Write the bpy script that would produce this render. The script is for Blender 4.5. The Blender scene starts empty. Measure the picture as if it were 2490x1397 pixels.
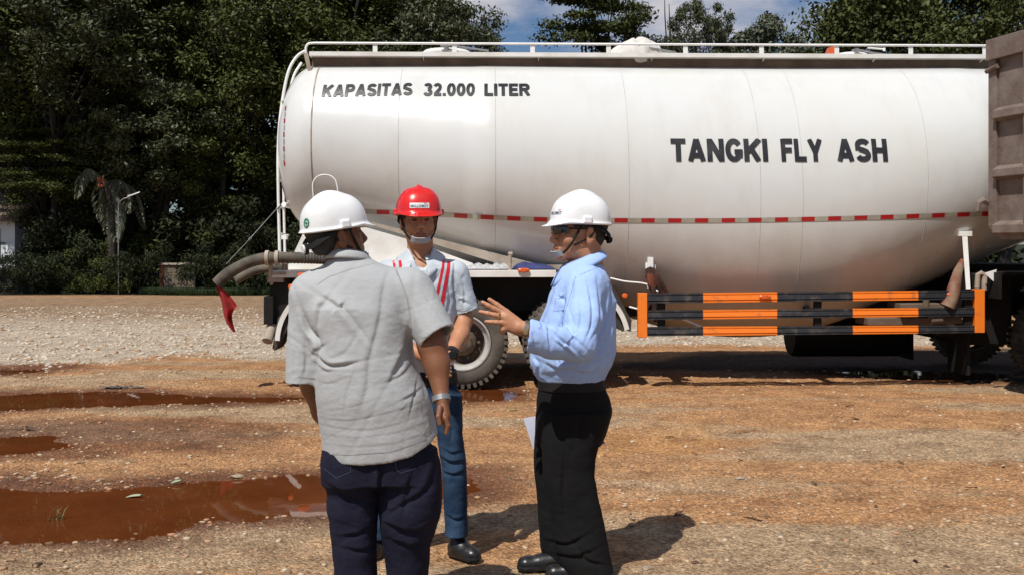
import bpy, bmesh, math, random
import numpy as np
from mathutils import Vector, Matrix, Euler
random.seed(7); rng = np.random.default_rng(7)
scene = bpy.context.scene
COL = scene.collection
# ------------------------------------------------------------------ camera, world, sun
F = 2600.0; CX = 1245.0; CY = 590.0; H = 1.55
cd = bpy.data.cameras.new('camera'); cam = bpy.data.objects.new('camera', cd); COL.objects.link(cam)
cam.location = (0, 0, H); cam.rotation_euler = (math.radians(90), 0, 0)
cd.sensor_width = 36; cd.lens = 36*F/2490; cd.shift_y = -(698.5-CY)/2490
cd.clip_start = 0.1; cd.clip_end = 2000
scene.camera = cam
SUNV = Vector((0.33, 0.53, -1.0)).normalized()
sd = bpy.data.lights.new('sun', 'SUN'); sd.energy = 5.0; sd.angle = math.radians(0.5); sd.color = (1.0, .965, .905)
sun = bpy.data.objects.new('sun', sd); COL.objects.link(sun)
sun.rotation_euler = SUNV.to_track_quat('-Z', 'Y').to_euler(); sun.location = (-10, -14, 36)
w = bpy.data.worlds.new('World'); scene.world = w; w.use_nodes = True
wn = w.node_tree; bg = wn.nodes['Background']; bg.inputs[1].default_value = 0.040
sky = wn.nodes.new('ShaderNodeTexSky'); sky.sky_type = 'NISHITA'; sky.sun_disc = False
sky.sun_elevation = math.asin(-SUNV.z); sky.sun_rotation = math.radians(211.9)
sky.air_density = 1.0; sky.dust_density = 0.4; sky.ozone_density = 1.6
tc = wn.nodes.new('ShaderNodeTexCoord'); mp = wn.nodes.new('ShaderNodeMapping'); mp.inputs['Scale'].default_value = (1, 1, 2.2); mp.inputs['Location'].default_value = (0.35, 0, 0.1)
nz = wn.nodes.new('ShaderNodeTexNoise'); nz.inputs['Scale'].default_value = 4.2; nz.inputs['Detail'].default_value = 9; nz.inputs['Roughness'].default_value = .58
cr = wn.nodes.new('ShaderNodeValToRGB'); cr.color_ramp.elements[0].position = .46; cr.color_ramp.elements[1].position = .62
mx = wn.nodes.new('ShaderNodeMix'); mx.data_type = 'RGBA'; mx.inputs[7].default_value = (14.5, 14.2, 15.2, 1)
hs = wn.nodes.new('ShaderNodeMix'); hs.data_type = 'RGBA'; hs.blend_type = 'MULTIPLY'; hs.inputs[0].default_value = 1; hs.inputs[7].default_value = (1.2, 1.42, 1.75, 1)
wn.links.new(tc.outputs['Generated'], mp.inputs[0]); wn.links.new(mp.outputs[0], nz.inputs['Vector']); wn.links.new(nz.outputs[0], cr.inputs[0])
wn.links.new(cr.outputs[0], mx.inputs[0]); wn.links.new(sky.outputs[0], hs.inputs[6]); wn.links.new(hs.outputs[2], mx.inputs[6]); wn.links.new(mx.outputs[2], bg.inputs[0])
scene.view_settings.view_transform = 'Standard'; scene.view_settings.look = 'None'
scene.view_settings.exposure = 0.0; scene.view_settings.gamma = 1.0
# ------------------------------------------------------------------ helpers
def P(px, py, Y): return Vector(((px-CX)/F*Y, Y, H-(py-CY)/F*Y))
def tag(o, label=None, cat=None, group=None, kind=None):
    if label: o['label'] = label
    if cat: o['category'] = cat
    if group: o['group'] = group
    if kind: o['kind'] = kind
    return o
def empty(name, loc, rz=0, label=None, cat=None, group=None):
    o = bpy.data.objects.new(name, None); COL.objects.link(o); o.location = loc; o.rotation_euler = (0, 0, rz)
    return tag(o, label, cat, group)
def link(name, me, parent=None, mats=(), smooth=False):
    for m in (mats if isinstance(mats, (list, tuple)) else [mats]): me.materials.append(m)
    if smooth: me.shade_smooth()
    o = bpy.data.objects.new(name, me); COL.objects.link(o)
    if parent: o.parent = parent
    return o
def npmesh(name, v, f):
    """v (n,3) array, f (m,k) int array with constant k"""
    me = bpy.data.meshes.new(name); f = np.asarray(f, dtype=np.int32); v = np.asarray(v, dtype=np.float32)
    k = f.shape[1]
    me.vertices.add(len(v)); me.vertices.foreach_set('co', v.ravel())
    me.loops.add(f.size); me.loops.foreach_set('vertex_index', f.ravel())
    me.polygons.add(len(f)); me.polygons.foreach_set('loop_start', np.arange(0, f.size, k, dtype=np.int32))
    me.polygons.foreach_set('loop_total', np.full(len(f), k, dtype=np.int32))
    me.update(calc_edges=True); me.validate(); return me
class MB:
    def __init__(s): s.v = []; s.f = []; s.m = []
    def add(s, vs, fs, mi=0):
        n = len(s.v); s.v += [tuple(q) for q in vs]; s.f += [tuple(n+i for i in f) for f in fs]; s.m += [mi]*len(fs); return s
    def box(s, a, b, mi=0, bev=0):
        x0, y0, z0 = a; x1, y1, z1 = b
        return s.hexa([(x0,y0,z0),(x1,y0,z0),(x1,y1,z0),(x0,y1,z0),(x0,y0,z1),(x1,y0,z1),(x1,y1,z1),(x0,y1,z1)], mi)
    def hexa(s, c, mi=0): return s.add(c, [(0,3,2,1),(4,5,6,7),(0,1,5,4),(1,2,6,5),(2,3,7,6),(3,0,4,7)], mi)
    def prism(s, pts, d, mi=0):
        """polygon pts extruded by vector d"""
        n = len(pts); q = [Vector(p)+Vector(d) for p in pts]
        return s.add(list(pts)+q, [tuple(range(n-1, -1, -1)), tuple(range(n, 2*n))]+[(i, (i+1) % n, n+(i+1) % n, n+i) for i in range(n)], mi)
    def tube(s, pts, r, n=10, mi=0, cap=True):
        pts = [Vector(p) for p in pts]; rs = r if isinstance(r, (list, tuple)) else [r]*len(pts)
        rings = []; up = None
        for i, p in enumerate(pts):
            t = (pts[min(i+1, len(pts)-1)]-pts[max(i-1, 0)]).normalized()
            if up is None: up = t.orthogonal().normalized()
            up = (up-t*up.dot(t)).normalized(); sd_ = t.cross(up)
            rings.append([p+(up*math.cos(a)+sd_*math.sin(a))*rs[i] for a in [2*math.pi*j/n for j in range(n)]])
        vs = [q for ri in rings for q in ri]; fs = []
        for i in range(len(pts)-1):
            for j in range(n): fs.append((i*n+j, i*n+(j+1) % n, (i+1)*n+(j+1) % n, (i+1)*n+j))
        if cap: fs += [tuple(range(n-1, -1, -1)), tuple((len(pts)-1)*n+j for j in range(n))]
        return s.add(vs, fs, mi)
    def lathe(s, prof, c, axis='y', n=48, mi=0):
        """prof: list of (r, t) along axis"""
        vs = []; fs = []
        for r, t in prof:
            for j in range(n):
                a = 2*math.pi*j/n
                q = {'y': (r*math.cos(a), t, r*math.sin(a)), 'z': (r*math.cos(a), r*math.sin(a), t), 'x': (t, r*math.cos(a), r*math.sin(a))}[axis]
                vs.append((c[0]+q[0], c[1]+q[1], c[2]+q[2]))
        for i in range(len(prof)-1):
            for j in range(n): fs.append((i*n+j, i*n+(j+1) % n, (i+1)*n+(j+1) % n, (i+1)*n+j))
        return s.add(vs, fs, mi)
    def build(s, name, mats, parent=None, smooth=False, bevel=0, origin=None):
        vs = s.v if origin is None else [(a[0]-origin[0], a[1]-origin[1], a[2]-origin[2]) for a in s.v]
        me = bpy.data.meshes.new(name); me.from_pydata([tuple(v) for v in vs], [], s.f); me.update()
        bm = bmesh.new(); bm.from_mesh(me); bmesh.ops.recalc_face_normals(bm, faces=bm.faces); bm.to_mesh(me); bm.free()
        me.polygons.foreach_set('material_index', s.m)
        o = link(name, me, parent, mats)
        if origin is not None and parent is None: o.location = origin
        if smooth:
            me.shade_smooth()
            me.set_sharp_from_angle(angle=math.radians(38))
        if bevel:
            b = o.modifiers.new('bevel', 'BEVEL'); b.width = bevel; b.segments = 2; b.limit_method = 'ANGLE'; b.angle_limit = math.radians(40)
        return o
def spline(pts, n=6):
    """Catmull-Rom through points"""
    pts = [Vector(p) for p in pts]; q = [pts[0]*2-pts[1]]+pts+[pts[-1]*2-pts[-2]]; out = []
    for i in range(1, len(q)-2):
        for j in range(n):
            t = j/n; a, b, c, d = q[i-1], q[i], q[i+1], q[i+2]
            out.append(.5*((2*b)+(c-a)*t+(2*a-5*b+4*c-d)*t*t+(3*b-a-3*c+d)*t**3))
    return out+[pts[-1]]
# value noise, numpy
def _h(i, j, k, s):
    n = (i*374761393+j*668265263+k*2147483647+s*974634777) & 0xffffffff
    n = ((n ^ (n >> 13))*1274126177) & 0xffffffff
    return ((n ^ (n >> 16)) & 0xffff)/65535.0
def vnoise(x, y, z=0., s=0):
    x, y, z = np.broadcast_arrays(np.asarray(x, float), np.asarray(y, float), np.asarray(z, float))
    i = np.floor(x).astype(np.int64); j = np.floor(y).astype(np.int64); k = np.floor(z).astype(np.int64)
    u, v, w_ = x-i, y-j, z-k; u = u*u*(3-2*u); v = v*v*(3-2*v); w_ = w_*w_*(3-2*w_); r = 0
    for a in (0, 1):
        for b in (0, 1):
            for c in (0, 1):
                r = r+_h(i+a, j+b, k+c, s)*(u if a else 1-u)*(v if b else 1-v)*(w_ if c else 1-w_)
    return r*2-1
def fbm(x, y, z=0., o=4, s=0):
    r = 0; a = 1; t = 0
    for q in range(o): r = r+a*vnoise(x*2**q, y*2**q, np.asarray(z)*2**q, s+q); t += a; a *= .5
    return r/t
# ------------------------------------------------------------------ materials
def nd(nt, t, **k):
    n = nt.nodes.new(t)
    for a, b in k.items():
        if a.startswith('_'): setattr(n, a[1:], b)
        else: n.inputs[a.replace('0', ' ')].default_value = b
    return n
def mat(name, c, c2=None, rough=.6, scale=6., bump=0., bscale=60., spec=.5, metal=0., coat=0., stretch=(1,1,1), lo=.35, hi=.65, detail=6., rvar=.1, attr=None, trans=0.):
    m = bpy.data.materials.new(name); m.use_nodes = True; nt = m.node_tree; b = nt.nodes['Principled BSDF']; L = nt.links.new
    t = nt.nodes.new('ShaderNodeTexCoord'); mpn = nt.nodes.new('ShaderNodeMapping'); mpn.inputs['Scale'].default_value = stretch; L(t.outputs['Object'], mpn.inputs[0])
    n1 = nd(nt, 'ShaderNodeTexNoise', Scale=scale, Detail=detail, Roughness=.6); L(mpn.outputs[0], n1.inputs['Vector'])
    r = nt.nodes.new('ShaderNodeValToRGB'); r.color_ramp.elements[0].position = lo; r.color_ramp.elements[1].position = hi
    r.color_ramp.elements[0].color = (*c, 1); r.color_ramp.elements[1].color = (*(c2 or [q*.8 for q in c]), 1); L(n1.outputs[0], r.inputs[0])
    src = r.outputs[0]
    if attr:
        a = nt.nodes.new('ShaderNodeAttribute'); a.attribute_name = attr; x = nt.nodes.new('ShaderNodeMix'); x.data_type = 'RGBA'; x.blend_type = 'MULTIPLY'; x.inputs[0].default_value = 1
        L(src, x.inputs[6]); L(a.outputs['Color'], x.inputs[7]); src = x.outputs[2]
    L(src, b.inputs['Base Color'])
    mr = nt.nodes.new('ShaderNodeMapRange'); mr.inputs[3].default_value = max(0, rough-rvar); mr.inputs[4].default_value = min(1, rough+rvar); L(n1.outputs[0], mr.inputs[0]); L(mr.outputs[0], b.inputs['Roughness'])
    b.inputs['Specular IOR Level'].default_value = spec; b.inputs['Metallic'].default_value = metal
    b.inputs['Coat Weight'].default_value = coat; b.inputs['Coat Roughness'].default_value = .06
    if bump:
        n2 = nd(nt, 'ShaderNodeTexNoise', Scale=bscale, Detail=5., Roughness=.6); L(mpn.outputs[0], n2.inputs['Vector'])
        bp = nt.nodes.new('ShaderNodeBump'); bp.inputs['Strength'].default_value = 1; bp.inputs['Distance'].default_value = bump; L(n2.outputs[0], bp.inputs['Height']); L(bp.outputs[0], b.inputs['Normal'])
    return m
M = {}
M['white_paint'] = mat('white_paint', (.74,.73,.69), (.56,.51,.44), rough=.4, scale=3, lo=.45, hi=.8, bump=.001, bscale=30)
M['rail_white'] = mat('rail_white', (.80,.80,.77), (.66,.62,.56), rough=.4, scale=9, lo=.5, hi=.8)
M['dusty_beige'] = mat('dusty_beige', (.42,.36,.29), (.28,.22,.17), rough=.8, scale=5, bump=.002)
M['black_steel'] = mat('black_steel', (.010,.010,.010), (.016,.014,.012), rough=.7, scale=6, bump=.001, spec=.2)
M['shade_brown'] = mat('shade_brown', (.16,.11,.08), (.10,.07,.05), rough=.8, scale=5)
M['rubber'] = mat('rubber', (.035,.032,.030), (.10,.085,.065), rough=.85, scale=7, lo=.4, hi=.75, bump=.002, bscale=80, spec=.25)
M['dusty_tyre'] = mat('dusty_tyre', (.13,.112,.09), (.06,.052,.043), rough=.9, scale=5, lo=.4, hi=.7, bump=.003, bscale=60, spec=.2)
M['rim'] = mat('rim', (.40,.385,.36), (.22,.19,.155), rough=.5, scale=8, lo=.45, hi=.7)
M['hub'] = mat('hub', (.07,.045,.03), (.16,.12,.08), rough=.7, scale=20)
M['orange'] = mat('orange', (.84,.20,.018), (.42,.14,.04), rough=.4, scale=11, bump=.0015, lo=.56, hi=.72, detail=10)
M['guard_black'] = mat('guard_black', (.022,.023,.027), (.10,.085,.07), rough=.4, scale=9, lo=.5, hi=.75, detail=10)
M['red'] = mat('tape_red', (.42,.012,.015), rough=.4, scale=9)
M['tape_white'] = mat('tape_white', (.42,.40,.32), (.32,.30,.24), rough=.4, scale=9)
M['letter'] = mat('letter_black', (.016,.016,.018), (.05,.05,.05), lo=.5, hi=.85, scale=5, rough=.4)
M['letter_grey'] = mat('letter_grey', (.065,.065,.07), (.09,.09,.09), rough=.45)
M['red_cloth'] = mat('red_cloth', (.36,.018,.015), (.24,.012,.012), rough=.85, scale=12, bump=.002, bscale=200)
M['hose'] = mat('hose', (.05,.045,.038), (.14,.115,.085), rough=.8, scale=6, bump=.002, bscale=50)
M['rust'] = mat('rust', (.20,.07,.03), (.10,.045,.03), rough=.85, scale=14, bump=.002)
M['amber'] = mat('amber', (.75,.13,.02), rough=.25, scale=12, coat=.5)
M['cloth_white'] = mat('cloth_white', (.62,.60,.57), (.5,.47,.42), rough=.9, scale=6)
M['steel'] = mat('steel', (.45,.44,.42), (.3,.28,.26), rough=.35, metal=.8, scale=12)
M['dump'] = mat('dump_paint', (.125,.085,.064), (.20,.16,.135), rough=.8, scale=4, lo=.38, hi=.66, bump=.006, bscale=22, detail=12)
M['blue_tarp'] = mat('blue_tarp', (.04,.05,.16), rough=.5)
M['plastic_film'] = mat('plastic_film', (.35,.35,.36), (.6,.6,.6), rough=.2, scale=20, bump=.02, bscale=25)
# tank paint: white enamel, patchy dust film on the belly, faint runs
def tank_mat():
    m = bpy.data.materials.new('tank_paint'); m.use_nodes = True; nt = m.node_tree; b = nt.nodes['Principled BSDF']; L = nt.links.new
    t = nt.nodes.new('ShaderNodeTexCoord'); sp = nt.nodes.new('ShaderNodeSeparateXYZ'); L(t.outputs['Object'], sp.inputs[0])
    mpn = nt.nodes.new('ShaderNodeMapping'); mpn.inputs['Scale'].default_value = (2.2, 1, .9); L(t.outputs['Object'], mpn.inputs[0])
    n1 = nd(nt, 'ShaderNodeTexNoise', Scale=1.3, Detail=8., Roughness=.65); L(mpn.outputs[0], n1.inputs['Vector'])
    n2 = nd(nt, 'ShaderNodeTexNoise', Scale=1.1, Detail=8., Roughness=.6); L(t.outputs['Object'], n2.inputs['Vector'])
    # dust amount = height ramp broken up by noise
    mr = nt.nodes.new('ShaderNodeMapRange'); mr.inputs[1].default_value = 1.75; mr.inputs[2].default_value = .45; L(sp.outputs[2], mr.inputs[0])
    ad = nt.nodes.new('ShaderNodeMath'); ad.operation = 'MULTIPLY_ADD'; L(n1.outputs[0], ad.inputs[0]); ad.inputs[1].default_value = .9; ad.inputs[2].default_value = -.45
    a2 = nt.nodes.new('ShaderNodeMath'); a2.operation = 'ADD'; L(mr.outputs[0], a2.inputs[0]); L(ad.outputs[0], a2.inputs[1])
    a3 = nt.nodes.new('ShaderNodeMath'); a3.operation = 'MULTIPLY'; a3.use_clamp = True; L(a2.outputs[0], a3.inputs[0]); a3.inputs[1].default_value = .75
    r = nt.nodes.new('ShaderNodeValToRGB'); r.color_ramp.elements[0].position = .4; r.color_ramp.elements[1].position = .75
    r.color_ramp.elements[0].color = (.605,.612,.60,1); r.color_ramp.elements[1].color = (.595,.59,.55,1); L(n2.outputs[0], r.inputs[0])
    x = nt.nodes.new('ShaderNodeMix'); x.data_type = 'RGBA'; L(a3.outputs[0], x.inputs[0]); L(r.outputs[0], x.inputs[6]); x.inputs[7].default_value = (.36,.27,.20,1)
    L(x.outputs[2], b.inputs['Base Color'])
    m2 = nt.nodes.new('ShaderNodeMapRange'); m2.inputs[3].default_value = .22; m2.inputs[4].default_value = .6; L(a3.outputs[0], m2.inputs[0]); L(m2.outputs[0], b.inputs['Roughness'])
    b.inputs['Coat Weight'].default_value = .12; b.inputs['Coat Roughness'].default_value = .08
    n3 = nd(nt, 'ShaderNodeTexNoise', Scale=1.7, Detail=2.); L(t.outputs['Object'], n3.inputs['Vector'])
    bp = nt.nodes.new('ShaderNodeBump'); bp.inputs['Distance'].default_value = .02; bp.inputs['Strength'].default_value = .5; L(n3.outputs[0], bp.inputs['Height']); L(bp.outputs[0], b.inputs['Normal'])
    return m
M['tank'] = tank_mat()
# ------------------------------------------------------------------ ground
def gp(px, py): Y = F*H/(py-CY); return ((px-CX)/F*Y, Y)
def poly_sd(x, y, poly):
    """signed distance, negative inside"""
    d = np.full(x.shape, 1e9); ins = np.zeros(x.shape, bool); n = len(poly)
    for i in range(n):
        ax, ay = poly[i]; bx, by = poly[(i+1) % n]; ex, ey = bx-ax, by-ay; wx, wy = x-ax, y-ay
        t = np.clip((wx*ex+wy*ey)/(ex*ex+ey*ey), 0, 1); d = np.minimum(d, (wx-ex*t)**2+(wy-ey*t)**2)
        if ay != by: ins ^= ((ay > y) != (by > y)) & (x < ex*(y-ay)/(by-ay)+ax)
    d = np.sqrt(d); return np.where(ins, -d, d)
PUD = {
 'a': ([(-150,1170),(0,1178),(180,1190),(420,1172),(600,1160),(700,1150),(830,1152),(1000,1165),(1150,1150),(1180,1185),(1000,1215),(830,1236),(680,1246),(520,1258),(380,1290),(200,1304),(0,1308),(-150,1300)],
   'wide red-brown puddle in the left foreground reflecting the tanker'),
 'b': ([(-200,962),(0,957),(190,952),(330,950),(480,962),(640,962),(745,964),(660,972),(480,976),(200,984),(0,992),(-200,990)],
   'long thin puddle across the left of the yard below a dark rag'),
 'c': ([(-200,1068),(0,1060),(90,1056),(150,1060),(120,1070),(140,1080),(60,1092),(-20,1098),(-200,1098)],
   'murky stone-strewn puddle at the left edge between two longer puddles'),
 'd': ([(-200,896),(0,893),(100,893),(142,898),(60,906),(0,909),(-200,908)], 'small dark puddle at the left edge beside the pale gravel'),
 'e': ([(1120,948),(1190,942),(1246,952),(1225,966),(1150,972),(1110,962)], 'small red puddle on the ground beside the big truck wheel'),
 'f': ([(2050,902),(2180,898),(2360,902),(2500,908),(2440,918),(2330,924),(2200,920),(2110,914)], 'dark puddle on the right at the edge of the truck shadow'),
}
PW = {k: [gp(*q) for q in v[0]] for k, v in PUD.items()}
def puddle_d(x, y):
    d = np.full(np.shape(x), 9.)
    for k, pl in PW.items():
        d = np.minimum(d, poly_sd(x, y, pl))
    return d+.05*fbm(x*4, y*4, 0, 3, 11)+.03*vnoise(x*14, y*14, 0, 5)
def gheight(x, y):
    d = puddle_d(x, y)
    near = np.clip((60-np.abs(y))/40, .2, 1)
    h = .022*fbm(x*.55, y*.55, 0, 3, 3)+.010*fbm(x*4, y*4, 0, 3, 4)+.005*vnoise(x*17, y*17, 0, 5)+.0045*vnoise(x*29, y*29, 0, 6)
    # low tyre ruts running across the yard
    h = h+.010*np.sin(y*2.1+.6*vnoise(x*.3, y*.3, 0, 9)*3)
    h = np.maximum(h, -.012)*near
    basin = np.clip((.16-d)/.32, 0, 1); basin = basin*basin*(3-2*basin)
    return h*(1-basin)+basin*(-.034+.010*fbm(x*6, y*6, 0, 3, 8))+.0
xs = np.concatenate([-np.geomspace(500, 7.2, 40), np.arange(-7, 7.01, .028), np.geomspace(7.2, 500, 40)])
ys = np.concatenate([np.arange(-30, 4.2, 1.5), np.arange(4.4, 8, .026), 8*np.exp(np.arange(0, 1.55, .0045)), np.geomspace(39, 900, 50)])
GX, GY = np.meshgrid(xs, ys, indexing='xy'); GZ = gheight(GX, GY)
ny_, nx_ = GX.shape; idx = np.arange(nx_*ny_).reshape(ny_, nx_)
q = np.stack([idx[:-1, :-1], idx[:-1, 1:], idx[1:, 1:], idx[1:, :-1]], -1).reshape(-1, 4)
me = npmesh('ground', np.stack([GX.ravel(), GY.ravel(), GZ.ravel()], 1), q)
X_, Y_ = GX.ravel(), GY.ravel(); D_ = puddle_d(X_, Y_)
def sm(a, b, x): t = np.clip((x-a)/(b-a), 0, 1); return t*t*(3-2*t)
pale_poly = [gp(*p) for p in [(-900,755),(300,745),(640,752),(1300,770),(2600,800),(2600,840),(1500,838),(900,846),(640,868),(420,858),(280,880),(120,888),(-900,893)]]
pd = poly_sd(X_, Y_, pale_poly)+.55*fbm(X_*1.2, Y_*1.2, 0, 4, 21)
pale = sm(.25, -.35, pd)
wet = sm(.55, .04, D_+.16*fbm(X_*3, Y_*3, 0, 4, 23))
mud_poly = [gp(*p) for p in [(-300,1020),(500,1015),(760,1040),(560,1090),(200,1110),(-300,1110)]]
wet = np.maximum(wet, .75*sm(.18, -.2, poly_sd(X_, Y_, mud_poly)+.25*fbm(X_*2.2, Y_*2.2, 0, 4, 27)))
rut = .5+.5*fbm(X_*.18+3, Y_*1.1, 0, 4, 31)                  # long bands across the picture
grit = sm(.40, .58, .5+.55*fbm(X_*.35, Y_*1.5, 0, 5, 35)+.22*sm(9., 5.5, Y_)-.04)
org_poly = [gp(*p) for p in [(1350,1050),(1500,1040),(1700,1045),(1740,1075),(1660,1098),(1450,1098),(1350,1085)]]
orange = sm(.25, -.1, poly_sd(X_, Y_, org_poly)+.15*fbm(X_*3, Y_*3, 0, 3, 37))
def lerp(a, b, t): return a+(np.asarray(b)-a)*t[:, None]
c = np.tile([.40,.200,.088], (len(X_), 1)); c = lerp(c, [.47,.262,.125], rut)
c = lerp(c, [.41,.285,.172], grit*.95); c = lerp(c, [.47,.24,.09], orange*.6)
c = lerp(c, [.48,.395,.30], pale)
c = lerp(c, [.13,.042,.015], wet*.88)
shade_poly = [gp(*p) for p in [(1480,880),(1700,862),(2100,852),(2600,846),(2600,925),(2200,922),(1900,906),(1500,900)]]; cast_shade = sm(.25, -.25, poly_sd(X_, Y_, shade_poly)+.3*fbm(X_*1.1, Y_*1.1, 0, 4, 51)); c = lerp(c, [.045,.028,.020], cast_shade*.9)  # tanker's cast shadow painted dark into the earth colour
for dp in ([(-300,741),(180,740),(215,750),(100,757),(-300,760)], [(312,758),(415,756),(412,764),(320,765)]): c = lerp(c, [.06,.045,.032], sm(.35, -.15, poly_sd(X_, Y_, [gp(*p) for p in dp])+.5*fbm(X_*.9, Y_*.9, 0, 3, 61))*.9)  # far-left shadow painted into the earth; second patch is a dark puddle
far = sm(19, 24, Y_+1.2*fbm(X_*.25, Y_*.5, 0, 3, 43))*(1-sm(29, 33, Y_)); c = lerp(c, [.30,.20,.12], far*.9)
grass = sm(31.0, 32.3, Y_+.7*fbm(X_*.8, Y_*.8, 0, 3, 41)); c = lerp(c, [.018,.020,.009], grass)
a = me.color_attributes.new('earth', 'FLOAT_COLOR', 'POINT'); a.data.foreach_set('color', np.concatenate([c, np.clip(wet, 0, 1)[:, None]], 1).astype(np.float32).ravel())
m = bpy.data.materials.new('dirt'); m.use_nodes = True; nt = m.node_tree; b = nt.nodes['Principled BSDF']; L = nt.links.new
at = nt.nodes.new('ShaderNodeAttribute'); at.attribute_name = 'earth'
tcn = nt.nodes.new('ShaderNodeTexCoord')
def mixc(mode, fac, A, B):
    x = nt.nodes.new('ShaderNodeMix'); x.data_type = 'RGBA'; x.blend_type = mode
    for s_, v_ in ((0, fac), (6, A), (7, B)):
        if isinstance(v_, (int, float)): x.inputs[s_].default_value = v_
        elif isinstance(v_, tuple): x.inputs[s_].default_value = (*v_, 1)
        else: L(v_, x.inputs[s_])
    return x.outputs[2]
def ramp(inp, stops):
    r = nt.nodes.new('ShaderNodeValToRGB'); e = r.color_ramp.elements
    while len(e) < len(stops): e.new(.5)
    for i, (p_, c_) in enumerate(stops): e[i].position = p_; e[i].color = (*c_, 1) if isinstance(c_, tuple) else (c_, c_, c_, 1)
    L(inp, r.inputs[0]); return r.outputs[0]
v1 = nd(nt, 'ShaderNodeTexVoronoi', Scale=62., Randomness=1.); L(tcn.outputs['Object'], v1.inputs['Vector'])
v2 = nd(nt, 'ShaderNodeTexVoronoi', Scale=24., Randomness=1.); L(tcn.outputs['Object'], v2.inputs['Vector'])
n1 = nd(nt, 'ShaderNodeTexNoise', Scale=3., Detail=10., Roughness=.7); L(tcn.outputs['Object'], n1.inputs['Vector'])
n2 = nd(nt, 'ShaderNodeTexNoise', Scale=110., Detail=4., Roughness=.7); L(tcn.outputs['Object'], n2.inputs['Vector'])
s1 = nt.nodes.new('ShaderNodeSeparateColor'); L(v1.outputs['Color'], s1.inputs[0])
col = mixc('MULTIPLY', 1., at.outputs['Color'], ramp(n1.outputs[0], [(.3, (.56,.50,.46)), (.5, (1.,1.,1.)), (.70, (1.32,1.33,1.32))]))
col = mixc('MULTIPLY', 1., col, ramp(s1.outputs[0], [(.0, (.55,.52,.5)), (.35, (.85,.84,.83)), (.75, (1.08,1.08,1.08)), (1., (1.5,1.52,1.5))]))
col = mixc('MULTIPLY', .7, col, ramp(n2.outputs[0], [(.3, .6), (.55, 1.), (.75, 1.5)]))
s2 = nt.nodes.new('ShaderNodeSeparateColor'); L(v2.outputs['Color'], s2.inputs[0])
peb = nt.nodes.new('ShaderNodeMath'); peb.operation = 'GREATER_THAN'; L(s2.outputs[1], peb.inputs[0]); peb.inputs[1].default_value = .90
pr = ramp(v2.outputs['Distance'], [(.25, 1.), (.38, 0.)])
pm = nt.nodes.new('ShaderNodeMath'); pm.operation = 'MULTIPLY'; L(peb.outputs[0], pm.inputs[0]); L(pr, pm.inputs[1])
pm2 = nt.nodes.new('ShaderNodeMath'); pm2.operation = 'MULTIPLY'; L(pm.outputs[0], pm2.inputs[0]); pm2.inputs[1].default_value = .55
col = mixc('MIX', pm2.outputs[0], col, (.50,.37,.24))
L(col, b.inputs['Base Color'])
rr = nt.nodes.new('ShaderNodeMapRange'); rr.inputs[3].default_value = .95; rr.inputs[4].default_value = .5; L(at.outputs['Alpha'], rr.inputs[0]); L(rr.outputs[0], b.inputs['Roughness'])
b.inputs['Specular IOR Level'].default_value = .25
hh = nt.nodes.new('ShaderNodeMath'); hh.operation = 'ADD'; L(pm.outputs[0], hh.inputs[0]); L(n2.outputs[0], hh.inputs[1])
h2 = nt.nodes.new('ShaderNodeMath'); h2.operation = 'ADD'; L(hh.outputs[0], h2.inputs[0]); L(ramp(v1.outputs['Distance'], [(0., 1.), (.6, 0.)]), h2.inputs[1])
bp = nt.nodes.new('ShaderNodeBump'); bp.inputs['Distance'].default_value = .013; bp.inputs['Strength'].default_value = .9; L(h2.outputs[0], bp.inputs['Height']); L(bp.outputs[0], b.inputs['Normal'])
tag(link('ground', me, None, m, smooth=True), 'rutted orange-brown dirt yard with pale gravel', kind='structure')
# puddles
m = bpy.data.materials.new('muddy_water'); m.use_nodes = True; nt = m.node_tree; b = nt.nodes['Principled BSDF']; L = nt.links.new
tcn = nt.nodes.new('ShaderNodeTexCoord'); n1 = nd(nt, 'ShaderNodeTexNoise', Scale=2.5, Detail=5.); L(tcn.outputs['Object'], n1.inputs['Vector'])
L(ramp(n1.outputs[0], [(.35, (.092,.025,.007)), (.7, (.125,.036,.011))]), b.inputs['Base Color'])
b.inputs['Roughness'].default_value = .015; b.inputs['IOR'].default_value = 1.33; b.inputs['Specular IOR Level'].default_value = .6
n2 = nd(nt, 'ShaderNodeTexNoise', Scale=5., Detail=2.); L(tcn.outputs['Object'], n2.inputs['Vector'])
bp = nt.nodes.new('ShaderNodeBump'); bp.inputs['Distance'].default_value = .0010; bp.inputs['Strength'].default_value = .35; L(n2.outputs[0], bp.inputs['Height']); L(bp.outputs[0], b.inputs['Normal'])
M['water'] = m
for k, pl in PW.items():
    cx = sum(p[0] for p in pl)/len(pl); cy = sum(p[1] for p in pl)/len(pl)
    pts = []
    for (x, y) in pl:
        dx, dy = x-cx, y-cy; l = math.hypot(dx, dy); pts.append((x+dx/l*.22, y+dy/l*.16, -.0135))
    mb = MB(); mb.add(pts, [tuple(range(len(pts)))]); o = mb.build('puddle', M['water'], origin=(cx, cy, 0))
    for v in o.data.polygons:
        if v.normal.z < 0: v.flip()
    tag(o, PUD[k][1], kind='structure')
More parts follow.
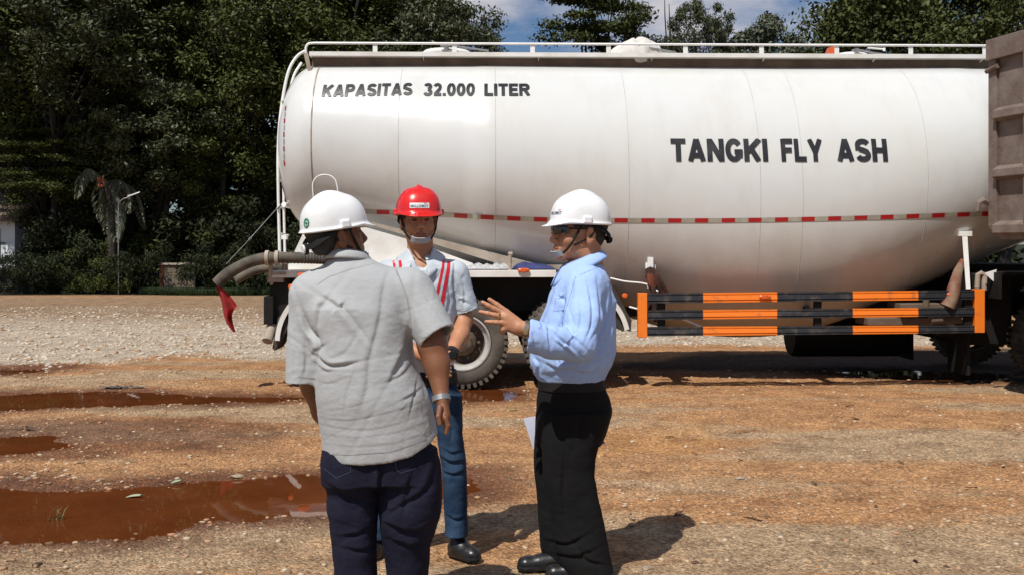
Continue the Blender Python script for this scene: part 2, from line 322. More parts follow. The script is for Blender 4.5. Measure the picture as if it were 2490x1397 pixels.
# ------------------------------------------------------------------ stones
def stone_mesh(seed, flat=.5):
    r = np.random.default_rng(seed); bm = bmesh.new(); bmesh.ops.create_icosphere(bm, subdivisions=2, radius=1)
    s = r.uniform(.7, 1.2, 3); s[2] *= flat; ph = r.uniform(0, 9, 3)
    pl = [(Vector(r.normal(size=3)).normalized(), r.uniform(.55, .85)) for _ in range(7)]
    for v in bm.verts:
        for n_, d_ in pl:
            e = v.co.dot(n_)-d_
            if e > 0: v.co -= n_*e
        n = 1+.12*math.sin(v.co.x*3+ph[0])*math.cos(v.co.y*3+ph[1]); v.co = Vector((v.co.x*s[0]*n, v.co.y*s[1]*n, v.co.z*s[2]*n))
    me = bpy.data.meshes.new('stone'); bm.to_mesh(me); bm.free(); return me
stmats = [mat('stone_pale', (.52,.42,.30), (.40,.29,.18), rough=.9, scale=1.2, bump=.02, bscale=6), mat('stone_tan', (.42,.27,.15), (.30,.17,.09), rough=.9, scale=1.2, bump=.02, bscale=6), mat('stone_red', (.33,.15,.07), (.42,.26,.15), rough=.9, scale=1.2, bump=.02, bscale=6)]
SM = [stone_mesh(i, .45) for i in range(6)]
SB = [[] for _ in range(6)]
for i, s_ in enumerate(SM):
    vv = np.array([v.co[:] for v in s_.vertices]); ff = np.array([p.vertices[:] for p in s_.polygons]); SB[i] = (vv, ff)
low = []
for i in range(6):
    bm = bmesh.new(); bmesh.ops.create_icosphere(bm, subdivisions=1, radius=1)
    r = np.random.default_rng(i+50); s = r.uniform(.7, 1.3, 3)*(1, 1, .55)
    vv = np.array([v.co[:] for v in bm.verts])*r.uniform(.8, 1.2, (len(bm.verts), 1))*s; ff = np.array([[v.index for v in f.verts] for f in bm.faces]); bm.free(); low.append((vv, ff))
def scatter(n, xr, yr, smin, smax, seed, keep, power=3.):
    r = np.random.default_rng(seed); V = []; Fc = []; MI = []; off = 0
    x = r.uniform(*xr, n*6); y = np.exp(r.uniform(math.log(yr[0]), math.log(yr[1]), n*6)); k = keep(x, y, r)
    x = x[k][:n]; y = y[k][:n]; z = gheight(x, y); D = puddle_d(x, y)
    for i in range(len(x)):
        vv, ff = low[r.integers(6)]; sc = (smin+(smax-smin)*r.random()**power)*(1 if y[i] < 12 else 1.4); a_ = r.uniform(0, 6.28); ca, sa = math.cos(a_), math.sin(a_)
        q = vv*sc; q = np.stack([q[:, 0]*ca-q[:, 1]*sa+x[i], q[:, 0]*sa+q[:, 1]*ca+y[i], q[:, 2]+z[i]+sc*.12], 1)
        V.append(q); Fc.append(ff+off); off += len(q); MI += [int(r.choice(3, p=[.3, .45, .25]))]*len(ff)
    me = npmesh('gravel', np.concatenate(V), np.concatenate(Fc)); me.polygons.foreach_set('material_index', MI[:len(me.polygons)]); return me
gravm = mat('gravel_pale', (.58,.49,.39), (.42,.35,.27), rough=.9, scale=1.2)
fx = lambda x, y: np.abs(x) < y*.5+.3
cl = lambda x, y: .5+.5*fbm(x*.5, y*1.3, 0, 4, 35)
me = scatter(6500, (-6.5, 6.5), (4.6, 13), .0035, .022, 1, lambda x, y, r: fx(x, y) & (r.random(len(x)) < cl(x, y)))
tag(link('gravel', me, None, stmats), 'small pebbles strewn over the dirt yard', 'gravel', kind='stuff')
me = scatter(7000, (-12, 8), (13, 27), .01, .032, 2, lambda x, y, r: (x < y*.5) & (x > -y*.5-.3) & (poly_sd(x, y, pale_poly) < .3))
tag(link('gravel', me, None, [gravm, gravm, stmats[1]]), 'pale crushed gravel covering the back of the yard', 'gravel', kind='stuff')
# single larger stones, each its own object; shared meshes
stone_px = [(575,1157,26,0),(245,1170,14,1),(187,1184,11,1),(158,1163,9,0),(118,1178,10,1),(55,972,10,1),(455,995,14,0),(438,978,9,1),(310,1076,9,1),(345,1060,13,1),(372,1043,11,1),(390,1052,9,1),
 (110,1080,14,1),(25,1084,10,1),(570,1088,12,1),(683,1238,10,0),(650,1250,9,1),(590,1257,9,1),(555,1264,12,1),(535,1268,8,2),(330,1290,12,1),(338,1247,18,1),(490,1188,7,1),(415,1180,9,1),(640,1185,10,2),
 (390,1248,8,1),(318,1268,9,1),(330,1283,14,1),(120,1313,12,1),(15,1312,14,1),(1800,1166,22,0),(1660,1132,9,0),(1740,1140,9,0),(1930,1155,10,0),(1855,1178,14,0),(1900,1298,12,0),(1895,1308,10,2),(1570,1375,24,0),
 (2185,1170,10,0),(2400,1128,12,0),(2480,1120,12,0),(1470,1205,11,1),(1240,1220,8,1),(830,1340,14,0),(770,1350,10,0),(190,1360,16,0),(520,1340,12,1),(700,1385,18,1),(440,1392,16,0),(60,1340,12,0),
 (300,1130,11,1),(200,1126,14,1),(90,1118,10,1),(480,1106,9,1),(670,1166,10,1),(150,1140,8,1),(380,1160,12,1),(40,1190,12,1),(2050,1340,12,0),(2250,1372,10,0),(1690,1350,10,0),(1975,1250,8,0),(2330,1270,9,0),(1640,1180,9,0)]
rs_ = np.random.default_rng(99); qx, qy = rs_.uniform(-60, 1250, 6000), rs_.uniform(885, 1395, 6000); gy_ = F*H/(qy-CY); dd_ = puddle_d((qx-CX)/F*gy_, gy_); n_s = 0
for k_ in range(6000):
    if n_s >= 105: break
    if .02 < dd_[k_] < .20 and rs_.random() < .35: stone_px.append((float(qx[k_]), float(qy[k_]), float(rs_.uniform(5, 12)*(.7+.3*(qy[k_]-885)/500)), int(rs_.choice(3, p=[.4, .45, .15])))); n_s += 1
big = [mat('cobble_pale', (.56,.46,.34), (.42,.31,.20), rough=.9, scale=1.2, bump=.02, bscale=6), mat('cobble_tan', (.50,.34,.20), (.38,.22,.12), rough=.9, scale=1.2, bump=.02, bscale=6), stmats[2]]
for i, (px, py, wpx, mi) in enumerate(stone_px):
    x, y = gp(px, py); s = wpx*.72/F*y
    base = SM[i % 6]; me = base if base.users == 0 and False else base.copy(); me.materials.clear(); me.materials.append(big[mi]); me.shade_smooth()
    try: me.set_sharp_from_angle(angle=math.radians(30))
    except Exception: pass
    o = bpy.data.objects.new('stone', me); COL.objects.link(o); o.scale = (s, s*.8, s); o.rotation_euler = (0, 0, i*1.7)
    o.location = (x, y, float(gheight(np.array([x]), np.array([y]))[0])+s*.12)
    nm = ['pale chalky stone lying loose on the dirt', 'tan stone lying loose in the dirt by the puddles', 'small reddish stone half sunk in wet dirt'][mi]
    tag(o, nm, 'stone', 'loose stones in the yard')
# dead leaves, twigs, rag
leafm = mat('dry_leaf', (.10,.045,.022), (.05,.025,.015), rough=.8, scale=20); greenl = mat('green_leaf', (.10,.22,.05), rough=.6)
palel = mat('pale_leaf', (.30,.34,.22), rough=.6)
def leaf_obj(px, py, wpx, mm, label, lift=.012, rot=0, name='fallen_leaf', group='fallen leaves on the ground'):
    x, y = gp(px, py); s = wpx/F*y/2; mb = MB(); n = 9; vs = []; 
    for i in range(n):
        t = i/(n-1)*2-1; wd = .28*(1-t*t)**.7; c_ = .25*(1-t*t)
        vs += [(t*s, -wd*s, c_*s*.6+.15*s*(t > .5)), (t*s, 0, c_*s*.2), (t*s, wd*s, c_*s*.7)]
    fs = []
    for i in range(n-1): fs += [(3*i, 3*i+3, 3*i+4, 3*i+1), (3*i+1, 3*i+4, 3*i+5, 3*i+2)]
    mb.add(vs, fs); o = mb.build(name, mm, smooth=False); o.location = (x, y, max(float(gheight(np.array([x]), np.array([y]))[0]), -.0135)+lift*.5); o.rotation_euler = (random.uniform(-.3,.3), random.uniform(-.2,.2), rot)
    return tag(o, label, 'leaf', group)
for i, (px, py, wpx) in enumerate([(2065,990,24),(1650,1252,50),(1980,1182,30),(1868,1258,20),(1690,1362,26),(2225,1360,40),(2300,1374,18),(1815,1050,14),(1800,1115,26),(2190,1125,26),(1690,1100,20),(1630,1060,30),(1575,995,14),(2080,1020,36),(2360,1190,34),(2130,1235,22),(360,1205,14),(80,1045,50),(30,1365,30),(90,1372,40),(1240,1250,22),(1950,1238,14),(2440,1135,20),(1540,1262,22)]):
    leaf_obj(px, py, wpx, leafm, 'dark curled dead leaf lying on the dirt', rot=i*.9)
leaf_obj(328, 1203, 46, palel, 'pale green leaf floating on the big puddle', rot=.1)
leaf_obj(430, 1172, 30, palel, 'pale leaf standing up in mud at the far rim of the big puddle', rot=.6, lift=.04)
leaf_obj(1247, 998, 26, greenl, 'bright green leaf on the dirt between wheel and trousers', rot=.4)
leaf_obj(1533, 1250, 12, greenl, 'tiny green leaf on the dirt above the head shadow', rot=1.)
def twig(px, py, L_, rz, label):
    x, y = gp(px, py); z = float(gheight(np.array([x]), np.array([y]))[0]); mb = MB(); pts = [(-L_/2, 0, .004), (-L_*.1, .008, .010), (L_*.2, -.004, .008), (L_/2, .01, .006)]
    mb.tube(spline(pts, 4), .004, 6); mb.tube([(0, 0, .008), (L_*.15, L_*.12, .01)], .0025, 5); o = mb.build('twig', leafm); o.location = (x, y, z); o.rotation_euler = (0, 0, rz); tag(o, label, 'twig')
twig(1830, 1262, .12, -.8, 'short dark twig on the dirt right of the head shadow')
twig(40, 1045, .30, .05, 'long thin twig at the left edge by the murky puddle')
x, y = gp(297, 943); mb = MB(); n = 14; vs = []; fs = []
for i in range(n):
    for j in range(5):
        u = i/(n-1)-.5; v_ = j/4-.5; vs.append((u*.48, v_*.10*(1.1-abs(u)), .018+.014*math.sin(i*1.3+j)*(1-abs(2*v_)**2)+.01*math.sin(i*2.9)))
for i in range(n-1):
    for j in range(4): fs.append((i*5+j, i*5+5+j, i*5+6+j, i*5+j+1))
mb.add(vs, fs); o = mb.build('rag', mat('dark_rag', (.05,.05,.055), (.09,.085,.08), rough=.9), smooth=True); o.location = (x, y, float(gheight(np.array([x]), np.array([y]))[0])); tag(o, 'flattened dark grey rag on the ground behind the long thin puddle', 'rag')
# grass tuft in puddle
def tuft(px, py, n, h, label, seed, spread=.05):
    x, y = gp(px, py); r = random.Random(seed); mb = MB()
    for i in range(n):
        a_ = r.uniform(0, 6.28); l = h*r.uniform(.5, 1); t = r.uniform(.1, .7); bx, by = r.uniform(-spread, spread), r.uniform(-spread, spread)
        p0 = Vector((bx, by, 0)); p1 = p0+Vector((math.cos(a_)*t*l*.4, math.sin(a_)*t*l*.4, l*.7)); p2 = p0+Vector((math.cos(a_)*t*l, math.sin(a_)*t*l, l)); s_ = Vector((-math.sin(a_), math.cos(a_), 0))*.003
        mb.add([p0-s_, p0+s_, p1+s_*.8, p1-s_*.8, p2], [(0,1,2,3),(3,2,4)])
    o = mb.build('grass_tuft', mat('tuft', (.16,.17,.06), (.22,.17,.07), rough=.7)); o.location = (x, y, -.02); tag(o, label, 'grass tuft')
tuft(130, 1258, 16, .09, 'small grass tuft growing out of the big puddle', 3)
# ------------------------------------------------------------------ tanker
YAW = math.radians(1.4); Y0 = 11.35
tanker = empty('tanker_truck', (0, Y0, 0), YAW, 'white fly ash tanker with a long rounded tank, parked side-on behind the three men', 'tanker truck')
ca, sa = math.cos(YAW), math.sin(YAW)
def S(px, py, yo=0.):
    u = (px-CX)/F; x = (u*(Y0+yo*ca)+yo*sa)/(ca-u*sa); Yw = Y0+x*sa+yo*ca
    return Vector((x, yo, H-(py-CY)/F*Yw))
def SX(px, yo=0.): return S(px, 600, yo).x
def interp(x, k): return np.interp(x, [a_[0] for a_ in k], [a_[1] for a_ in k])
TOP = 3.62
KB = [(-2.2,1.70),(-1.6,1.56),(-.85,1.33),(.45,1.02),(1.6,.60),(2.3,.44),(3.2,.44),(3.9,.62),(4.7,.98),(5.8,1.46),(6.4,1.66)]
def tank_sec(x):
    zb = float(interp(x, KB)); # smooth
    zb = float(np.mean([interp(x+d_, KB) for d_ in np.linspace(-.35, .35, 9)]))
    h = (TOP-zb)/2; return (TOP+zb)/2, h, min(1.25, h*.98+.02) if h < 1.2 else 1.25
def tank_y(x, z, off=.004):
    zc, h, w_ = tank_sec(x); t = max(0, 1-((z-zc)/h)**2); return 1.25-w_*math.sqrt(t)-off
NS = 112; mb = MB(); rings = []
secs = []
for s_ in np.linspace(.50, 0, 14)[0:-1]: secs.append((-2.17-s_, (max(0, 1-(s_/.505)**2.3))**(1/2.3), -2.17))
for x in np.linspace(-2.17, 6.4, 70): secs.append((x, 1, x))
for s_ in np.linspace(0, .45, 10)[1:]: secs.append((6.4+s_, (max(0, 1-(s_/.46)**2.3))**(1/2.3), 6.4))
vs = []; fs = []
for x, sc, xr in secs:
    zc, h, w_ = tank_sec(xr)
    for j in range(NS):
        a_ = 2*math.pi*j/NS; vs.append((x, 1.25+w_*sc*math.sin(a_), zc+h*sc*math.cos(a_)))
for i in range(len(secs)-1):
    for j in range(NS): fs.append((i*NS+j, i*NS+(j+1) % NS, (i+1)*NS+(j+1) % NS, (i+1)*NS+j))
fs += [tuple(range(NS-1, -1, -1)), tuple((len(secs)-1)*NS+j for j in range(NS))]
mb.add(vs, fs); tank = mb.build('tank', M['tank'], tanker, smooth=True)
M['seam'] = mat('seam_paint', (.50,.50,.49), (.42,.40,.37), rough=.5)
def ring(x, r, name='weld_seam', mt='tank', lean=0., a0=0, a1=2*math.pi, off=.0):
    pts = []
    for j in range(int(64*(a1-a0)/6.283)+1):
        a_ = a0+(a1-a0)*j/int(64*(a1-a0)/6.283); zc, h, w_ = tank_sec(x); pts.append((x, 1.25+(w_+off)*math.sin(a_), zc+(h+off)*math.cos(a_)))
    m_ = MB().tube(pts, r, 6, cap=False); return m_.build(name, M[mt], tank, smooth=True)
for px in (965, 1205, 1530, 1850, 1953, 2257): ring(SX(px), .0035, mt='seam')
ring(-2.17, .008, 'rim_band', 'dusty_beige', off=.002)
# red / white tape  along the side and around the rear head
KT = [(-2.1,1.905),(-1.4,1.888),(-.5,1.84),(0,1.80),(1.3,1.785),(2.3,1.785),(3.2,1.80),(4.1,1.825),(5.2,1.865),(6.3,1.88)]
mb = MB(); x = -2.05; i = 0
while x < 6.3:
    n = 4; seg = .143
    for q in range(n):
        xa, xb = x+seg*q/n, x+seg*(q+1)/n; vv = []
        for xx in (xa, xb):
            z0 = float(np.mean([interp(xx+q_, KT) for q_ in np.linspace(-.5, .5, 11)])); vv += [(xx, tank_y(xx, z0-.024), z0-.024), (xx, tank_y(xx, z0+.024), z0+.024)]
        mb.add([vv[0], vv[2], vv[3], vv[1]], [(0,1,2,3)], i % 2)
    x += seg; i += 1
mb.build('reflective_tape', [M['red'], M['tape_white']], tank)
mb = MB(); zc, h, w_ = tank_sec(-2.17); sc = lambda s_: (1-(s_/.505)**2.3)**(1/2.3)
for i in range(9):
    a0_ = math.radians(252+5.6*i) ; a1_ = a0_+math.radians(4.2)
    for q in range(2):
        aa = a0_+(a1_-a0_)*q/2; ab = a0_+(a1_-a0_)*(q+1)/2; vv = []
        for a_ in (aa, ab):
            for s_ in (.312, .330): vv.append((-2.17-s_-.004, 1.25+(w_+.004)*sc(s_)*math.sin(a_), zc+(h+.004)*sc(s_)*math.cos(a_)))
        mb.add([vv[0], vv[1], vv[3], vv[2]], [(0,1,2,3)], i % 2)
mb.build('reflective_tape', [M['red'], M['tape_white']], tank)
# lettering wrapped on the shell
def arc(cx, cy, rx, ry, a0, a1, n=14): return [(cx+rx*math.cos(math.radians(a0+(a1-a0)*i/n)), cy+ry*math.sin(math.radians(a0+(a1-a0)*i/n))) for i in range(n+1)]
# bold sans capitals as thick strokes in a 1-high cell: (width, [stroke, ...]); T_ = stroke width
T_ = .235; h_ = T_/2
GL = {'K': (.84, [[(h_,0),(h_,1)], [(.80,1),(h_+.03,.40)], [(.36,.56),(.84-.13,0)]]), 'A': (.90, [[(.13,0),(.45,1)], [(.77,0),(.45,1)], [(.22,.27),(.68,.27)]]),
 'P': (.76, [[(h_,0),(h_,1)], [(h_,1-h_*.9)]+arc(.42,.69,.22,.31-h_*.9,90,-90)+[(h_,.38+h_*.9)]]), 'S': (.78, [arc(.39,.725,.27,.275-h_*.9,20,180)+arc(.39,.5,.27,.0,180,180,1)+[(.13,.66),(.20,.55),(.39,.50),(.58,.43),(.66,.30)]+arc(.39,.275,.27,.275-h_*.9,0,-165)]),
 'I': (.24, [[(h_,0),(h_,1)]]), 'T': (.74, [[(.37,0),(.37,1)], [(0,1-h_*.88),(.74,1-h_*.88)]]), '3': (.68, [arc(.32,.735,.22,.265-h_*.85,165,-60)+[(.36,.52)], [(.36,.52)]+arc(.32,.285,.25,.285-h_*.85,65,-165)]),
 '2': (.68, [arc(.33,.70,.22,.30-h_*.85,165,-15)+[(.50,.52),(.16,.13)], [(.06,h_*.88),(.65,h_*.88)]]), '.': (.26, [[(.13,0),(.13,.2)]]), '0': (.70, [arc(.35,.5,.35-h_,.5-h_*.85,90,450,28)]),
 'L': (.66, [[(h_,0),(h_,1)], [(h_,h_*.88),(.66,h_*.88)]]), 'E': (.70, [[(h_,0),(h_,1)], [(h_,h_*.88),(.70,h_*.88)], [(h_,.51),(.64,.51)], [(h_,1-h_*.88),(.69,1-h_*.88)]]),
 'R': (.84, [[(h_,0),(h_,1)], [(h_,1-h_*.9)]+arc(.46,.71,.22,.29-h_*.9,90,-90)+[(h_,.42+h_*.9)], [(.42,.48),(.73,0)]]), 'N': (.82, [[(h_,0),(h_,1)], [(.82-h_,0),(.82-h_,1)], [(h_*.9,1),(.82-h_*.9,0)]]),
 'G': (.84, [arc(.42,.5,.42-h_,.5-h_*.85,35,325,26)+[(.725,.22),(.725,.50)], [(.44,.42),(.84,.42)]]), 'F': (.66, [[(h_,0),(h_,1)], [(h_,.50),(.60,.50)], [(h_,1-h_*.88),(.66,1-h_*.88)]]),
 'Y': (.84, [[(.42,0),(.42,.45)], [(.12,1),(.42,.40)], [(.72,1),(.42,.40)]]), 'H': (.78, [[(h_,0),(h_,1)], [(.78-h_,0),(.78-h_,1)], [(h_,.5),(.78-h_,.5)]]), 'O': (.84, [arc(.42,.5,.42-h_,.5-h_*.85,90,450,28)])}
def bold_mesh(txt, space=.085, tw=1.10):
    x = 0; V_ = []; F_ = []; lay = []
    for ch in txt:
        w_, st = GL[ch]
        for k_, s_ in enumerate(st):
            pts = []
            for a_, b_ in zip(s_[:-1], s_[1:]):
                L_ = math.hypot(b_[0]-a_[0], b_[1]-a_[1]); n_ = max(1, int(L_/.12)); pts += [(a_[0]+(b_[0]-a_[0])*i/n_, a_[1]+(b_[1]-a_[1])*i/n_) for i in range(n_)]
            pts.append(s_[-1]); pts = [q for i, q in enumerate(pts) if i == 0 or math.hypot(q[0]-pts[i-1][0], q[1]-pts[i-1][1]) > 1e-4]; o0 = len(V_); n = len(pts)
            for i, q in enumerate(pts):
                a_ = pts[max(0, i-1)]; b_ = pts[min(n-1, i+1)]; tx, ty = b_[0]-a_[0], b_[1]-a_[1]; l = math.hypot(tx, ty); wv = h_*tw*(.88+.12*abs(ty/l)); 
                for sg in (1, -1):
                    yy = q[1]+sg*tx/l*wv; 
                    V_.append((x+q[0]-sg*ty/l*wv, min(1.012, max(-.012, yy)))); lay.append(k_)
            for i in range(n-1): F_.append((o0+2*i, o0+2*i+1, o0+2*i+3, o0+2*i+2))
        x += w_+space
    return V_, F_, lay, x-space
def text_mesh(txt, offset=.02, spacing=1., extr=0., res=6):
    cu = bpy.data.curves.new('t', 'FONT'); cu.body = txt; cu.size = 1; cu.offset = offset; cu.space_character = spacing; cu.resolution_u = res; cu.fill_mode = 'BOTH' if extr else 'FRONT'; cu.extrude = extr
    o = bpy.data.objects.new('t', cu); COL.objects.link(o); dg = bpy.context.evaluated_depsgraph_get(); me = bpy.data.meshes.new_from_object(o.evaluated_get(dg))
    bpy.data.objects.remove(o); bpy.data.curves.remove(cu); return me
def wrap_text(txt, x0, x1, z0, z1, mt, name, parent, offset=.02, spacing=1.05, shear=None, wob=0.):
    V_, F_, lay, W_ = bold_mesh(txt); out = []
    for (a_, t), l_ in zip(V_, lay):
        u = a_/W_; x = x0+(x1-x0)*u; z = z0(u)+(z1(u)-z0(u))*t
        if shear: x += shear(u)*(t-.5)
        out.append((x, tank_y(x, z, .009+.0006*l_), z))
    me = bpy.data.meshes.new(name); me.from_pydata(out, [], F_); me.update(); return link(name, me, parent, mt)
def zat(px, py):
    # height on the shell that projects to (px,py)
    lo_, hi_ = 1.7, 3.5
    for _ in range(30):
        z = (lo_+hi_)/2; x = S(px, py, .5).x
        y = tank_y(x, z, 0); p = S(px, py, y); 
        if p.z > z: lo_ = z
        else: hi_ = z
    return z
def xat(px, py): z = zat(px, py); x = 0; y = tank_y(S(px, py, .5).x, z, 0); return S(px, py, y).x
zl = lambda a_, b_: (lambda u: a_+(b_-a_)*u)
wrap_text('KAPASITAS', xat(785,220), xat(1003,220), lambda u: zat(785+218*u, 236-5*u), lambda u: zat(785+218*u, 207-5*u), M['letter'], 'lettering', tank, .028, 1.06, shear=lambda u: .012*(1-u))
wrap_text('32.000', xat(1031,218), xat(1155,218), lambda u: zat(1031+124*u, 233), lambda u: zat(1031+124*u, 203), M['letter'], 'lettering', tank, .028, 1.04)
wrap_text('LITER', xat(1178,218), xat(1289,218), lambda u: zat(1178+111*u, 233), lambda u: zat(1178+111*u, 204), M['letter'], 'lettering', tank, .028, 1.05)
for t_, a_, b_ in (('TANGKI', 1631, 1866), ('FLY', 1899, 2000), ('ASH', 2034, 2157)):
    wrap_text(t_, xat(a_,366), xat(b_,366), (lambda a_, b_: lambda u: zat(a_+(b_-a_)*u, 393))(a_, b_), (lambda a_, b_: lambda u: zat(a_+(b_-a_)*u, 338))(a_, b_), M['letter'], 'lettering', tank, .040, 1.04)
# walkway, rails, hatches
WY = .80; zw = 3.665; xL, xR = SX(752, WY), 6.3
mb = MB(); mb.box((xL, WY, zw), (xR, WY+.9, zw+.004)); mb.box((xL, WY-.006, zw-.002), (xR, WY-.001, zw+.045)); mb.box((xL, WY+.9, zw-.002), (xR, WY+.905, zw+.045))
for px in (1028, 1310, 1587, 1860, 2130, 2393):
    x = SX(px, WY); mb.prism([(x, WY+.001, zw-.001), (x, WY+.30, zw-.001), (x, WY+.30, zw-.08)], (.008, 0, 0))
mb.build('walkway', M['white_paint'], tanker)
mb = MB(); mb.box((xL+.01, WY+.12, 3.50), (xR, WY+.13, zw-.001)); mb.box((xL+.01, WY+.78, 3.50), (xR, WY+.79, zw-.001)); mb.build('walkway_support', M['shade_brown'], tanker)
rz_ = S(1300, 106.5, WY).z
for yy in (WY, WY+.88):
    mb = MB(); pts = [S(744, 130, WY), S(744, 116, WY), S(750, 107, WY), S(765, 105, WY)]; pts = [Vector((p.x, yy, p.z)) for p in pts]+[Vector((xR, yy, rz_))]
    mb.tube(spline(pts[:4], 4)+[pts[4]], .0135, 10); mb.build('handrail', M['rail_white'], tanker, smooth=True)
    for px in (912, 1105, 1295, 1480, 1667, 1852, 2035, 2215, 2395):
        x = SX(px, WY); MB().box((x-.026, yy+.002, zw+.046), (x+.026, yy+.008, rz_-.008)).build('rail_post', M['rail_white'], tanker)
def hatch(px0, px1, z_, lidh, tall=.14):
    cx = (SX(px0, 1.25)+SX(px1, 1.25))/2; r_ = (SX(px1, 1.25)-SX(px0, 1.25))/2
    mb = MB(); mb.lathe([(0, .0), (r_*.94, 0), (r_*.94, tall*.45), (r_, tall*.5), (r_, tall*.6), (r_*.85, tall*.85), (r_*.4, tall), (0, tall+.01)], (cx, 1.25, z_), 'z', 36); o = mb.build('hatch', M['white_paint'], tanker, smooth=True)
    mb = MB(); mb.box((cx-.02, 1.25-r_-.03, z_+tall*.3), (cx+.02, 1.25-r_+.03, z_+tall*1.1)); mb.tube([(cx-.06, 1.25-r_-.02, z_+tall*.9), (cx+.06, 1.25-r_-.02, z_+tall*.9)], .012); mb.tube([(cx, 1.25-r_, z_+tall), (cx+r_*1.6, 1.25-r_, z_+tall*.55)], .012); mb.build('latch', M['steel'], o)
    return cx, r_
hatch(1022, 1150, 3.67, 0, .15); hatch(2020, 2112, 3.67, 0, .13)
cx, r_ = hatch(1490, 1600, 3.67, 0, .15)
# cloth bundle over the middle hatch
bm = bmesh.new(); bmesh.ops.create_uvsphere(bm, u_segments=48, v_segments=24, radius=1)
for v in bm.verts:
    a_ = math.atan2(v.co.y, v.co.x); z = max(v.co.z, -.15); z = math.copysign(abs(z)**.7, z); rr_ = 1+.07*math.sin(a_*7+2*z)*(1-z)+.04*math.sin(a_*13)
    xx = v.co.x*rr_; zz = z*.21*(1+.25*math.sin(xx*2+1)); v.co = Vector((cx+xx*.33*(1 if zz > .1 else 1.02), 1.25+v.co.y*.33*rr_, 3.70+zz+.015*math.sin(a_*5+3*xx)))
me = bpy.data.meshes.new('hatch_cover'); bm.to_mesh(me); bm.free(); link('hatch_cover', me, tanker, M['cloth_white'], True)
mb = MB(); mb.tube([S(1600, 127, 1.0), S(1668, 133, 1.0)], .010); mb.tube([S(2110, 117, 1.0), S(2150, 120, 1.0)], .011); mb.tube([S(2150, 117, 1.0), S(2150, 124, 1.0)], .016); mb.build('hatch_lever', M['rail_white'], tanker)
mb = MB(); p = S(2020, 125, 1.0); mb.hexa([(p.x-.05,1.,p.z-.05),(p.x+.04,1.,p.z-.05),(p.x+.04,1.1,p.z-.05),(p.x-.05,1.1,p.z-.05),(p.x-.01,1.,p.z+.05),(p.x+.05,1.,p.z+.06),(p.x+.05,1.1,p.z+.06),(p.x-.01,1.1,p.z+.05)]); mb.build('red_rag', M['amber'], tanker)
# rear walkway bracket dangling at tank corner
mb = MB(); mb.prism([S(738,130,.78), S(748,128,.78), S(756,165,.78), S(764,182,.78), S(757,188,.78), S(748,172,.78)], (0, .03, 0)); mb.build('corner_bracket', M['dusty_beige'], tanker)
# ladder on rear head
lad = MB(); path = [S(742,124,.85), S(722,138,.85), S(703,170,.80), S(690,225,.78), S(680,300,.75), S(676,380,.72), S(677,480,.70), S(679,570,.70), S(681,664,.70)]
lad.tube(spline(path, 5), .017, 10); o = lad.build('ladder', M['rail_white'], tanker, smooth=True)
lad = MB(); path2 = [p+Vector((-.02, .42, 0)) for p in path]; lad.tube(spline(path2[1:], 5), .015, 10)
for z in np.arange(1.35, 3.2, .3):
    xx = float(np.interp(z, [p.z for p in reversed(path)], [p.x for p in reversed(path)])); lad.tube([(xx, .72, z), (xx-.02, 1.15, z)], .011, 8)
lad.build('rungs', M['rail_white'], o, smooth=True)
mb = MB(); mb.tube([S(680,575,.70), S(700,572,.9)], .013); mb.tube([S(690,497,.9), S(712,503,1.1)], .03, 16); mb.box(S(684,582,.69), S(700,572,.78)); mb.build('ladder_bracket', M['rail_white'], o)
# arc pipe on the rear of the tank above the white helmet
mb = MB(); mb.tube(spline([S(762,480,.12), S(761,445,.12), S(775,428,.12), S(798,426,.12), S(815,438,.12), S(822,470,.12), S(822,500,.12)], 5), .007, 8); mb.build('arc_pipe', M['rail_white'], tanker, smooth=True)
# sub-frame, platform, fenders
xl, xr = SX(655, .02), SX(1352, .02); zp = S(1000, 657, 0).z
mb = MB(); mb.box((xl, .0, zp-.075), (xr, .06, zp)); mb.box((xl, .061, zp-.012), (xr, 2.44, zp-.004)); mb.box((xl, 2.44, zp-.075), (xr, 2.5, zp)); mb.build('platform', M['white_paint'], tanker, bevel=.004)
mb = MB(); mb.box((-2.35, .75, .72), (8.2, .85, 1.02)); mb.box((-2.35, 1.65, .72), (8.2, 1.75, 1.02))
for x in np.arange(-2.2, 8, 1.1): mb.box((x, .851, .78), (x+.1, 1.649, .96))
for x in (-1.80, -.52, .6, 5.75, 7.05): mb.tube([(x, .25, .48), (x, 2.25, .48)], .07, 12)
mb.box((xl+.6, .50, .80), (xr, .54, zp-.08)); mb.box((-2.4, .75, .60), (-2.3, 1.75, 1.05))
mb.build('chassis', M['black_steel'], tanker)
